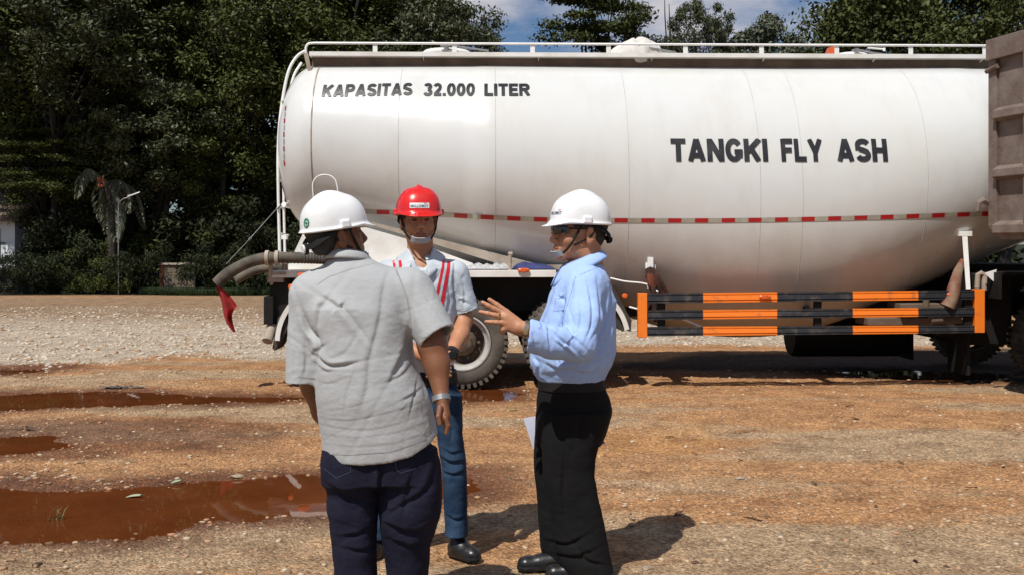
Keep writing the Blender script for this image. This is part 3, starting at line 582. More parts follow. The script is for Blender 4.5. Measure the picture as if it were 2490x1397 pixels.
# saddle: sloping white skirts under the tank cone
mb = MB(); mb.prism([S(890,553,.3), S(985,580,.3), S(1150,640,.3), S(1150,655,.3), S(700,655,.3), S(742,566,.3)], (0, .02, 0)); mb.prism([S(742,566,.3)-Vector((.02,0,0)), S(700,655,.3)-Vector((.02,0,0)), S(700,655,.3), S(742,566,.3)], (0, 1.9, 0))
mb.build('tank_saddle', M['white_paint'], tanker)
mb = MB(); mb.box((xl+.2, .34, zp), (xr+.9, .42, zp+.05)); mb.prism([S(880,540,.36), S(905,540,.36), S(1400,665,.36), S(1300,668,.36)], (0, .05, 0)); mb.build('saddle_rail', M['dusty_beige'], tanker)
zfc = .50
def fender(cxp, a0_, a1_, name='fender'):
    cx = SX(cxp, 0); mb = MB(); n = 12; R_ = .655; vs = []; fs = []
    for i in range(n+1):
        a_ = math.radians(a0_+(a1_-a0_)*i/n)
        for (rr_, yy) in ((R_, -.03), (R_, .58), (R_-.012, .58), (R_-.012, -.018), (R_-.05, -.018), (R_-.05, -.03)): vs.append((cx+rr_*math.cos(a_), yy, zfc+rr_*math.sin(a_)))
    for i in range(n):
        for j in range(6): fs.append((i*6+j, i*6+(j+1) % 6, i*6+6+(j+1) % 6, i*6+6+j))
    fs += [(5,4,3,2,1,0), tuple(n*6+j for j in range(6))]
    mb.add(vs, fs); return mb.build(name, M['white_paint'], tanker)
fender(821, 128, 178); fender(1383, 12, 48)
# mud flaps
mb = MB(); a_ = SX(1487, .05); mb.add([S(1490,690,.02), S(1535,775,.02), S(1533,808,.02), S(1520,800,.02), S(1515,806,.02), S(1503,800,.02), S(1487,795,.02)], [(0,1,2,3,4,5,6)]); 
mb.prism([S(1492,698,.03), S(1536,778,.03), S(1534,806,.03), S(1520,800,.03), S(1515,806,.03), S(1500,798,.03), S(1488,795,.03)], (0, .45, 0)); mb.v = mb.v[7:]; mb.f = [tuple(i-7 for i in f) for f in mb.f[1:]]; mb.m = mb.m[1:]
mb.build('mud_or_shade_flap', M['rubber'], tanker)
mb = MB(); mb.prism([S(676,770,.0), S(690,760,.0), S(704,790,.0), S(668,852,.0), S(662,846,.0)], (0, .5, 0)); mb.prism([S(693,760,.1), S(704,750,.1), S(716,800,.1), S(700,825,.1), S(697,823,.1)], (0, .5, 0)); mb.build('mud_or_shade_flap', M['rubber'], tanker)
mb = MB(); mb.box((S(641,720,.02).x, .02, S(641,788,.02).z), (S(664,720,.02).x, 2.3, S(641,720,.02).z)); mb.box((S(655,678,.1).x, .1, S(655,790,.1).z), (S(700,678,.1).x, 2.3, S(655,678,.1).z)); mb.build('rear_bumper', M['black_steel'], tanker, bevel=.006)
mb = MB(); mb.tube([S(663,792,.1), S(651,826,.0)], [.06, .05], 20); mb.tube([S(651,826,.0), S(650,829,-.01)], [.056,.056], 20); mb.build('outlet_pipe', M['dusty_beige'], tanker, smooth=True)
# amber lamps
def lamp(px, py, yo, w_=.10, h_=.035):
    c_ = S(px, py, yo); mb = MB(); n = 20; vs = []
    for k_, (sc_, dy) in enumerate(((1, 0), (1, -.012), (.7, -.022))):
        for j in range(n): t = 2*math.pi*j/n; vs.append((c_.x+sc_*w_/2*np.sign(math.cos(t))*abs(math.cos(t))**.7, c_.y+dy, c_.z+sc_*h_/2*math.sin(t)))
    fs = [(i*n+j, i*n+(j+1) % n, i*n+n+(j+1) % n, i*n+n+j) for i in range(2) for j in range(n)]+[tuple(2*n+j for j in range(n)), tuple(range(n-1, -1, -1))]
    mb.add(vs, fs); mb.build('marker_lamp', M['amber'], tanker, smooth=True)
lamp(1273, 657, -.012, .13, .045); lamp(738, 669, -.05, .13, .055); lamp(708, 697, -.06, .06, .06); lamp(1519, 718, -.05, .06, .05)
# wheels
def wheel(cx, y0, cz, R_, parent, dirty=True, outer=True, dark=False):
    sw = .27; mb = MB(); n = 72
    prof = [(.305, .03), (.31, .0), (.345, -.012), (.40, -.006), (.445, .012), (R_-.014, .035), (R_-.008, .05), (R_, .075), (R_, sw-.075), (R_-.01, sw-.05), (.44, sw-.01), (.36, sw), (.31, sw-.01), (.305, sw-.03)]
    mb.lathe(prof, (cx, y0, cz), 'y', n)
    for j in range(44):                            # shoulder lugs
        a_ = 2*math.pi*j/44
        for (t0, t1) in ((.008, .09), (sw-.09, sw-.008)):
            c_, s_ = math.cos(a_), math.sin(a_); w2 = .019; vs = []
            for yy in (t0, t1):
                for (rr_, ww) in ((R_-.035 if yy in (.008, sw-.008) else R_-.01, w2), (R_+.013, w2*.85), (R_+.013, -w2*.85), (R_-.035 if yy in (.008, sw-.008) else R_-.01, -w2)): vs.append((cx+rr_*c_-ww*s_, y0+yy, cz+rr_*s_+ww*c_))
            mb.add(vs, [(0,1,2,3),(7,6,5,4),(0,4,5,1),(1,5,6,2),(2,6,7,3),(3,7,4,0)])
    t = mb.build('wheel', M['dusty_tyre' if dirty else 'rubber'], parent, smooth=True)
    if outer:
        mb = MB(); mb.lathe([(.305,.03),(.300,.0),(.285,-.004),(.275,.012),(.262,.05),(.250,.055),(.236,.058)], (cx, y0, cz), 'y', 60)
        mb.build('rim', M['hub' if dark else 'rim'], t, smooth=True)
        mb = MB(); mb.lathe([(.236,.058),(.228,.09),(.222,.17),(.14,.178)], (cx, y0, cz), 'y', 48); mb.lathe([(.14,.158),(.14,.06),(.125,.04),(.10,.03),(.095,-.0),(.07,-.012),(.0,-.014)], (cx, y0, cz), 'y', 32)
        for j in range(10):
            a_ = 2*math.pi*j/10; mb.tube([(cx+.170*math.cos(a_), y0+.158, cz+.170*math.sin(a_)), (cx+.170*math.cos(a_), y0+.115, cz+.170*math.sin(a_))], .017, 6)
        mb.build('hub', M['hub'], t, smooth=True)
    return t
for px in (835, 1125, 1383):
    cx = SX(px, 0); wheel(cx, .0, .49, .475, tanker); wheel(cx, .31, .49, .475, tanker, outer=False); wheel(cx, 1.93, .49, .475, tanker, outer=False); wheel(cx, 2.24, .49, .475, tanker, outer=False)
for x in (5.95, 7.25):
    wheel(x, .05, .49, .475, tanker, dirty=False, dark=True); wheel(x, 2.2, .49, .475, tanker, outer=False)
# side guard
guard_y = lambda u: -.06+.12*u
gx0, gx1 = SX(1552, -.05), SX(2395, .06)
def gpt(px, pyL, pyR): u = (px-1552)/(2395-1552); return S(px, pyL+(pyR-pyL)*u, guard_y(u))
def rail(pxa, pxb, rows, mt, parent):
    (tL, tR), (bL, bR) = rows; mb = MB(); a0_, a1_ = gpt(pxa, tL, tR), gpt(pxb, tL, tR); b0, b1 = gpt(pxa, bL, bR), gpt(pxb, bL, bR)
    # corrugated rail profile, 7 stations top to bottom
    st = [(0, .03), (0, 0), (.18, 0), (.24, .008), (.30, 0), (.72, -.006), (.80, .006), (.86, 0), (1, 0), (1, .03)]; vs = []
    for A, B in ((a0_, b0), (a1_, b1)):
        for t, d_ in st: vs.append(A+(B-A)*t+Vector((0, d_, 0)))
    n = len(st); fs = [(i, i+1, n+i+1, n+i) for i in range(n-1)]+[(n-1, 0, n, 2*n-1), tuple(range(n-1, -1, -1)), tuple(range(n, 2*n))]
    mb.add(vs, fs); return mb.build('guard_rail', M[mt], parent)
R3 = [((713,705),(737,727)), ((754,747),(777,767)), ((794,790),(817,808))]
plates = []
for (pa, pb, L0, R0, L1, R1) in ((1552, 1574, 712, 712, 820, 820), (2371, 2395, 703, 703, 808, 808)):
    u = (pa-1552)/843; A = S(pa, L0, guard_y(u)-.012); B = S(pb, L1, guard_y(u)-.012); gmb = MB(); gmb.box((A.x, A.y, B.z), (B.x, A.y+.09, A.z)); plates.append(gmb)
guard = plates[0].build('side_guard', M['orange'], tanker, bevel=.004); plates[1].build('end_plate', M['orange'], guard, bevel=.004)
for rows in R3:
    for (a_, b_, mt) in ((1575,1709,'guard_black'),(1710,1890,'orange'),(1891,2073,'guard_black'),(2074,2233,'orange'),(2234,2370,'guard_black')):
        rail(a_, b_, rows, mt, guard)
for px in (1600, 1980, 2345):
    mb = MB(); u = (px-1552)/843; A = S(px, 716, guard_y(u)+.035); B = S(px+18, 806, guard_y(u)+.035); mb.box((A.x, A.y, B.z), (B.x, A.y+.04, A.z)); mb.box((A.x, A.y+.041, .78), (B.x, .749, .84)); mb.build('guard_bracket', M['black_steel'], guard)
lamp(1860, 721, -.035, .13, .045); lamp(2315, 715, .045, .12, .04)
M['dark_strap'] = mat('dark_strap', (.035,.014,.008), (.14,.035,.015), rough=.85, scale=7, lo=.45, hi=.6)
# uprights on the tank side with rags and cone
mb = MB(); mb.box(S(1570,653,.20), S(1592,620,.27)); 
mb.box((S(1574,0,.18).x, .16, S(1574,700,.18).z), (S(1588,0,.18).x, .20, S(1574,626,.18).z)); mb.build('strap_bracket', M['rail_white'], tanker)
mb = MB()
for k_, (a0_, b0, c0) in enumerate((((1578,650),(1590,680),(1612,712)), ((1584,652),(1604,684),(1622,712)), ((1576,655),(1582,690),(1590,712)), ((1574,668),(1588,700),(1596,780)))):
    pts = [S(*a0_, .12), S(*b0, .10), S(*c0, .12)]; mb.tube(spline(pts, 5), [.03]*3+[.035]*4+[.03]*4, 7)
mb.build('strap_bundle', M['dark_strap'], tanker, smooth=True)
mb = MB(); A = S(2340, 563, .16); mb.hexa([S(2339,566,.16)+Vector((0,.0,0)), S(2352,566,.16), S(2352,566,.22), S(2339,566,.22), S(2349,702,.05), S(2360,702,.05), S(2360,702,.10), S(2349,702,.10)]); mb.box(S(2333,574,.15), S(2355,562,.24)); mb.build('upright_post', M['rail_white'], tanker)
mb = MB(); mb.tube([S(2342,632,.14), S(2330,660,.12), S(2318,712,.08), S(2303,745,.08)], [.03,.05,.075,.085], 18); mb.build('rolled_cone', mat('faded_cone', (.17,.055,.03), (.24,.18,.12), rough=.8, scale=5, lo=.4, hi=.6), tanker, smooth=True)
mb = MB(); mb.tube(spline([S(1484,676,.15), S(1520,684,.13), S(1570,690,.12), S(1600,708,.08)], 5), .009, 7); mb.build('air_hose', M['rail_white'], tanker, smooth=True)
mb = MB(); mb.tube([S(1655,772,.12), S(1740,808,.1)], .012, 7); mb.build('brace_rod', M['rail_white'], tanker, smooth=True)
mb = MB(); mb.tube([S(1530,745,.1), S(1575,757,.05)], .01, 7); mb.build('brace_rod', M['rail_white'], tanker, smooth=True)
mb = MB(); mb.prism([S(2394,664,.1), S(2424,655,.1), S(2416,684,.1)], (0, .01, 0)); mb.build('pennant', M['rail_white'], tanker)
mb = MB(); mb.tube([S(2376,700,.2), S(2378,668,.2), S(2386,664,.2), S(2394,668,.2), S(2393,705,.2)], .03, 10); mb.build('air_coupling', M['dusty_beige'], tanker, smooth=True)
mb = MB(); mb.box(S(2190,752,.30), S(2260,733,.7)); mb.box(S(2110,790,.40), S(2235,766,.8)); mb.tube([S(2252,745,.2), S(2252,728,.2)], .035, 12); mb.tube([S(2262,777,.2), S(2350,775,.2)], .05, 12); mb.build('undertank_fittings', M['shade_brown'], tanker, bevel=.005)
mb = MB(); mb.box((5.02,.35,.42), (5.55,2.1,1.22)); mb.box((5.0,.72,.95), (7.9,1.8,1.30)); mb.box((6.5,.3,.5), (6.74,2.2,1.2)); mb.tube([(4.75,.55,.62),(5.01,.55,.62)], .12, 14); mb.build('shade_filler', M['black_steel'], tanker, bevel=.02)  # black boxes added to darken and shadow the right end underneath
for y_ in (.25, 1.8): MB().box((5.0,y_,.10), (5.03,y_+.5,.96)).build('mud_or_shade_flap', M['black_steel'], tanker)  # added flaps that black out the gap by the front wheels
for y_, r__ in ((2.05, .30),):
    mb = MB(); mb.lathe([(0,3.55),(r__*.9,3.55),(r__,3.6),(r__,4.9),(r__*.9,4.95),(0,4.95)], (0,y_,.42), 'x', 28); mb.build('shade_drum', M['black_steel'], tanker, smooth=True)  # added black drum that hides the lit ground behind the tanker
mb = MB(); mb.box((5.22,-.02,1.20), (6.7,.6,1.23)); mb.box((5.22,-.02,.95), (5.25,.6,1.20)); mb.build('fender', M['black_steel'], tanker)
# platform clutter
mb = MB(); mb.tube([S(1240,660,.04), S(1240,617,.06)], .02, 8); mb.tube([S(1236,618,.06), S(1246,618,.06)], .024, 8); mb.build('clamp_post', M['dusty_beige'], tanker)
bm = bmesh.new(); bmesh.ops.create_grid(bm, x_segments=60, y_segments=12, size=1)
p0, p1 = S(1120,655,.1), S(1250,655,.1)
for v in bm.verts:
    u, t = v.co.x, v.co.y; n_ = fbm(np.array([u*6]), np.array([t*3]), 0, 3, 8)[0]; v.co = Vector((p0.x+(p1.x-p0.x)*(u+1)/2, .08+.18*(t+1), zp+.01+max(0, (1-t*t)*(1-u**4))*(.05+.035*n_)))
me = bpy.data.meshes.new('plastic_sheet'); bm.to_mesh(me); bm.free(); link('plastic_sheet', me, tanker, M['plastic_film'], False)
bm = bmesh.new(); bmesh.ops.create_grid(bm, x_segments=40, y_segments=12, size=1)
p0, p1 = S(1245,655,.1), S(1352,655,.1)
for v in bm.verts:
    u, t = v.co.x, v.co.y; n_ = fbm(np.array([u*4+9]), np.array([t*3]), 0, 3, 9)[0]; v.co = Vector((p0.x+(p1.x-p0.x)*(u+1)/2, .08+.18*(t+1), zp+.01+max(0, (1-t*t)*(1-u**4))*(.055-.02*u+.03*n_)))
me = bpy.data.meshes.new('blue_tarpaulin'); bm.to_mesh(me); bm.free(); link('blue_tarpaulin', me, tanker, M['blue_tarp'], True)
# hoses, clamps, flag
mb = MB()
hp = [S(850,632,-.02), S(790,629,-.03), S(730,627,-.05), S(655,627,-.08), S(610,636,-.10), S(570,655,-.10), S(545,672,-.10), S(527,690,-.10)]
pts = spline(hp, 16); rs = [.057+.006*(i % 2) for i in range(len(pts))]; mb.tube(pts, rs, 18); o = mb.build('discharge_hose', M['hose'], tanker, smooth=True)
mb = MB(); hp = [S(700,650,.14), S(655,652,.12), S(620,658,.10), S(590,672,.08), S(574,682,.08)]; mb.tube(spline(hp, 8), .045, 16); mb.build('discharge_hose', M['hose'], tanker, smooth=True)
mb = MB()
for px in (650, 674): mb.lathe([(.064,-.02),(.078,-.018),(.078,.018),(.064,.02)], S(px, 627, -.07), 'x', 24)
mb.build('hose_clamp', M['dusty_beige'], tanker, smooth=True)
mb = MB(); mb.tube([S(659,640,-.03), S(657,672,-.0), S(660,690,.05)], .02, 8); mb.tube([S(695,640,.05), S(698,664,.05)], .014, 8); mb.tube([S(690,640,.05), S(684,664,.05)], .012, 8); mb.box(S(662,668,-.03), S(700,660,.1)); mb.box(S(650,686,.0), S(700,672,.3)); mb.build('hose_bracket', M['dusty_beige'], tanker)
mb = MB(); mb.tube([S(677,503,.66), S(608,580,.30), S(550,642,-.06)], .004, 6); mb.tube([S(605,583,.3), S(611,577,.3)], .012, 8); mb.tube([S(674,508,.66), S(682,498,.68)], .014, 8); mb.build('stay_wire', M['steel'], tanker)
# flag
bm = bmesh.new(); bmesh.ops.create_grid(bm, x_segments=24, y_segments=36, size=1)
Lp = [(525,695),(530,712),(537,735),(543,765),(552,785),(564,800),(570,806)]; Rp = [(533,694),(546,706),(560,722),(577,742),(566,757),(566,780),(572,806)]
for v in bm.verts:
    u = (v.co.x+1)/2; t = (1-v.co.y)/2*6; i = min(5, int(t)); f_ = t-i
    a0_ = S(*[Lp[i][k_]*(1-f_)+Lp[i+1][k_]*f_ for k_ in (0,1)], -.10); b0 = S(*[Rp[i][k_]*(1-f_)+Rp[i+1][k_]*f_ for k_ in (0,1)], -.10)
    p = a0_.lerp(b0, u); p.y += .035*math.sin(u*7+t*.9)*min(1, t*.6+.15); v.co = p
me = bpy.data.meshes.new('red_flag'); bm.to_mesh(me); bm.free(); o = link('flag', me, tanker, M['red_cloth'], True); sdm = o.modifiers.new('s', 'SOLIDIFY'); sdm.thickness = .003
# ------------------------------------------------------------------ dump truck at the right edge
ax = math.atan2(.2, .98); dump = empty('dump_truck', (4.72, 10.6, 0), ax, 'rusty brown dump truck cut off by the right edge, tailgate toward the tanker', 'dump truck')
# local frame: x along truck, y toward far side (0 at far edge, negative toward the camera)
zb, zt = 1.64, 3.545; Wd = 2.35
mb = MB(); mb.box((.06, -Wd+.03, zb+.02), (5.2, -.03, zb+.10)); mb.box((.06, -.09, zb+.1), (5.2, -.03, zt-.03)); mb.box((.06, -Wd+.03, zb+.1), (5.2, -Wd+.09, zt-.03)); mb.box((5.14, -Wd+.1, zb+.1), (5.2, -.1, zt))
for x in np.arange(.5, 5.2, .7): mb.box((x, -.029, zb), (x+.12, .03, zt-.06)); mb.box((x, -Wd-.03, zb), (x+.12, -Wd+.029, zt-.06))
mb.build('bed', M['dump'], dump, bevel=.008)
mb = MB()
mb.box((.0, -.12, zb+.06), (.055, -.0, zt)); mb.box((.0, -Wd, zb+.06), (.055, -Wd+.12, zt)); mb.box((.03, -Wd+.12, zb+.06), (.05, -.12, zt-.005))
mb.box((-.03, -Wd+.001, zt-.20), (.058, -.001, zt+.006))
for (pa, pb) in ((272, 298), (412, 438), (545, 572)):
    z1 = H+(CY-pa)/F*10.6; z0 = H+(CY-pb)/F*10.6; mb.hexa([(.03,-Wd+.121,z0-.01),(-.05,-Wd+.121,z0+.02),(-.05,-.121,z0+.02),(.03,-.121,z0-.01),(.03,-Wd+.121,z1+.03),(-.045,-Wd+.121,z1-.01),(-.045,-.121,z1-.01),(.03,-.121,z1+.03)])
for y in (-.60, -1.18, -1.76): mb.box((-.035, y-.04, zb+.1), (.031, y+.04, zt-.2))
mb.prism([(.0,-.002,zb+.06),(.0,-.2,zb-.06),(.0,-Wd+.2,zb-.06),(.0,-Wd,zb+.06)], (.056, 0, 0))
tg = mb.build('tailgate', M['dump'], dump, bevel=.006)
mb = MB(); p = [(-.02,.01,zb+.20),(-.10,.015,zb+.30),(-.13,.02,zb+.27),(-.11,.02,zb+.22)]; mb.tube([(.02,.01,zb+.30),(-.05,.01,zb+.33),(-.10,.01,zb+.30),(-.11,.01,zb+.22)], [.03,.035,.03,.02], 8); mb.build('latch_hook', M['dump'], tg)
mb = MB(); mb.tube([(.02,.01,zt-.05),(.02,-.03,zt+.0)], .03, 10); mb.tube([(-.01,.01,zt-.30),(-.01,-.16,zt-.27)], .025, 8); mb.build('hinge', M['dump'], tg)
mb = MB(); mb.box((.25, -.75, 1.02), (6.8, -.63, 1.30)); mb.box((.25, -1.72, 1.02), (6.8, -1.60, 1.30)); mb.box((.1, -1.9, 1.10), (.25, -.45, 1.28)); mb.tube([(1.6,-.1,.52),(1.6,-2.2,.52)], .08); mb.tube([(2.95,-.1,.52),(2.95,-2.2,.52)], .08)
mb.box((.25,-.7,1.42),(.6,-.55,1.63)); mb.box((.25,-1.75,1.42),(.6,-1.6,1.63)); mb.build('chassis', M['black_steel'], dump)
mb = MB(); mb.hexa([(.22,-.62,1.45),(.34,-.62,1.45),(.34,-.42,1.45),(.22,-.42,1.45),(.16,-.66,1.64),(.36,-.66,1.64),(.36,-.40,1.64),(.16,-.40,1.64)]); mb.build('hinge_block', M['dump'], dump, bevel=.01)
mb = MB(); mb.box((.95, -.62, .25), (.97, -.05, 1.15)); mb.box((.95, -2.3, .25), (.97, -1.7, 1.15)); mb.build('mud_or_shade_flap', M['rubber'], dump)
for x in (1.6, 2.95):
    for y in (-.40, -.72, -2.3, -1.98): wheel(x, y, .50, .485, dump, dirty=False, outer=(y == -2.3))
# ------------------------------------------------------------------ vegetation
def leafmat(name, c, c2, rough=.45, spec=.4):
    m = bpy.data.materials.new(name); m.use_nodes = True; nt = m.node_tree; b = nt.nodes['Principled BSDF']; L = nt.links.new
    a = nt.nodes.new('ShaderNodeAttribute'); a.attribute_name = 'leafv'
    r = nt.nodes.new('ShaderNodeValToRGB'); r.color_ramp.elements[0].color = (*c, 1); r.color_ramp.elements[1].color = (*c2, 1); L(a.outputs['Fac'], r.inputs[0]); L(r.outputs[0], b.inputs['Base Color'])
    b.inputs['Roughness'].default_value = rough; b.inputs['Specular IOR Level'].default_value = spec
    return m
LM = {'fine': leafmat('fine_leaf', (.028,.036,.009), (.080,.095,.020), .6, .2), 'broad': leafmat('broad_leaf', (.028,.036,.014), (.072,.082,.030), .5, .35),
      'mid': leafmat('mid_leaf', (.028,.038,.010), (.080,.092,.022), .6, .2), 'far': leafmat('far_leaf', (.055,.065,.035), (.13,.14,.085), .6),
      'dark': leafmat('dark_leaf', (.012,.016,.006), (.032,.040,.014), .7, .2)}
bark = mat('bark', (.022,.018,.014), (.012,.010,.008), rough=.95, scale=6, bump=.02, bscale=14, stretch=(1,1,.25))
barkg = mat('pale_bark', (.06,.05,.04), (.028,.023,.018), rough=.95, scale=6, bump=.02, bscale=14, stretch=(1,1,.25))
def leaves(C, R, n, size, seed, aspect=.5, up=.5, shell=.5, droop=0.):
    """C (k,3) clump centres, R (k,3) clump radii, n leaves per clump"""
    r = np.random.default_rng(seed); k = len(C); N = k*n; ci = np.repeat(np.arange(k), n)
    d = r.normal(size=(N, 3)); d /= np.linalg.norm(d, axis=1)[:, None]; rad = (shell+(1-shell)*r.random(N))[:, None]*r.random(N)[:, None]**.25
    p = C[ci]+d*rad*R[ci]
    nrm = r.normal(size=(N, 3)); nrm[:, 2] += up*2; nrm += d*.6; nrm /= np.linalg.norm(nrm, axis=1)[:, None]
    t = r.normal(size=(N, 3)); t[:, 2] -= droop; t -= nrm*(t*nrm).sum(1)[:, None]; t /= np.linalg.norm(t, axis=1)[:, None]; b = np.cross(nrm, t)
    s = (size*r.uniform(.6, 1.3, N))[:, None]
    V = np.stack([p-t*s, p-b*s*aspect-t*s*.1, p+t*s, p+b*s*aspect-t*s*.1], 1).reshape(-1, 3); Fq = np.arange(N*4).reshape(-1, 4)
    val = np.clip(r.random(N)*.6+.4*r.random(k)[ci]+0*d[:, 2], 0, 1); return V, Fq, val
def leaf_mesh(V, Fq, val, name='crown'):
    me = npmesh(name, V, Fq); a = me.attributes.new('leafv', 'FLOAT', 'FACE'); a.data.foreach_set('value', val[:len(me.polygons)].astype(np.float32)); return me
def crown_pts(kind, W_, Ht, n, seed):
    """clump centres in a crown W_ wide and Ht tall, base at z=0"""
    r = np.random.default_rng(seed)
    if kind == 'umbrella':
        out = []; tiers = 5
        for i in range(tiers):
            z = Ht*(i+.5)/tiers; rad = W_/2*(1, .95, .9, .7, .42)[i]
            for j in range(n//tiers): a = r.uniform(0, 6.28); q_ = math.sqrt(r.random()); out.append((rad*q_*math.cos(a), rad*q_*math.sin(a), z+r.normal()*.18-.25*q_*q_*Ht*.15))
        C = np.array(out); R = np.stack([r.uniform(.6, 1.15, len(C)), r.uniform(.6, 1.15, len(C)), r.uniform(.16, .32, len(C))], 1)*W_/9
    else:
        u = r.normal(size=(n, 3)); u /= np.linalg.norm(u, axis=1)[:, None]; q_ = r.uniform(.45, 1, n)[:, None]**.6; C = u*q_*np.array([W_/2, W_/2, Ht/2])+np.array([0, 0, Ht/2])
        C += r.normal(size=C.shape)*W_*.04; s = r.uniform(.09, .17, n)*W_; R = np.stack([s, s, s*.75], 1)
    return C, R
def tree_proto(kind, lm, W_, Ht, nclump, nleaf, size, seed, aspect=.5, droop=0., up=.5):
    C, R = crown_pts(kind, W_, Ht, nclump, seed); V, Fq, val = leaves(C, R, nleaf, size, seed+1, aspect, up, .35, droop)
    me = leaf_mesh(V, Fq, val); me.materials.append(lm); return me, C
def trunk_mesh(C, base_h, r0, seed, nl=16, bk=bark, lean=(0, 0)):
    r = random.Random(seed); mb = MB(); top = Vector((lean[0], lean[1], base_h))
    mb.tube(spline([(0,0,-.1), (lean[0]*.2+r.uniform(-.1,.1), lean[1]*.2, base_h*.35), (lean[0]*.6+r.uniform(-.15,.15), lean[1]*.6, base_h*.7), top], 4), [r0*1.25]+[r0*(1-.045*i) for i in range(12)], 10)
    idx_ = r.sample(range(len(C)), min(nl, len(C)))
    for i in idx_:
        c = Vector(C[i])+Vector((0, 0, base_h)); st = Vector((lean[0]*.8, lean[1]*.8, base_h*r.uniform(.7, 1)))
        md = st.lerp(c, .5)+Vector((0, 0, (c.z-st.z)*.18*r.uniform(-.5, 1))); pts = spline([st, md, c], 4); n = len(pts); mb.tube(pts, [r0*.42*(1-.82*j/(n-1)) for j in range(n)], 6)
        for _ in range(2):
            e = c+Vector((r.uniform(-.8,.8), r.uniform(-.8,.8), r.uniform(-.1,.5))); mb.tube([md.lerp(c, .5), e], [r0*.12, r0*.03], 4)
    me = bpy.data.meshes.new('trunk'); me.from_pydata([tuple(v) for v in mb.v], [], mb.f); me.update(); me.materials.append(bk); me.shade_smooth(); return me
def tree(name, protos, loc, base_h, r0, label, cat, sc=1., rz=0., bk=bark, seed=1, group='trees behind the yard', lean=(0, 0), squash=1.):
    cm, C = protos; t = empty(name, loc, rz, label, cat, group); C2 = C*sc; C2[:, 2] *= squash
    o = bpy.data.objects.new('trunk', trunk_mesh(C2, base_h, r0, seed, bk=bk, lean=lean)); COL.objects.link(o); o.parent = t
    o = bpy.data.objects.new('crown', cm); COL.objects.link(o); o.parent = t; o.location = (lean[0], lean[1], base_h); o.scale = (sc, sc, sc*squash)
    return t
pf = [tree_proto('round', LM['fine'], 7, 8, 90, 420, .085, 11+i, .45, up=.7) for i in range(2)]
pu = [tree_proto('umbrella', LM['fine'], 9, 5.5, 110, 330, .075, 31+i, .5, up=.9) for i in range(2)]
pb_ = [tree_proto('round', LM['broad'], 6, 7, 90, 300, .105, 51+i, .38, droop=1.2, up=.2) for i in range(2)]
pm_ = [tree_proto('round', LM['mid'], 8, 6, 110, 420, .085, 71+i, .5) for i in range(2)]
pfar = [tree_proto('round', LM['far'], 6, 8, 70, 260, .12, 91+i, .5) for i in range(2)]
def X(px, Y): return (px-CX)/F*Y
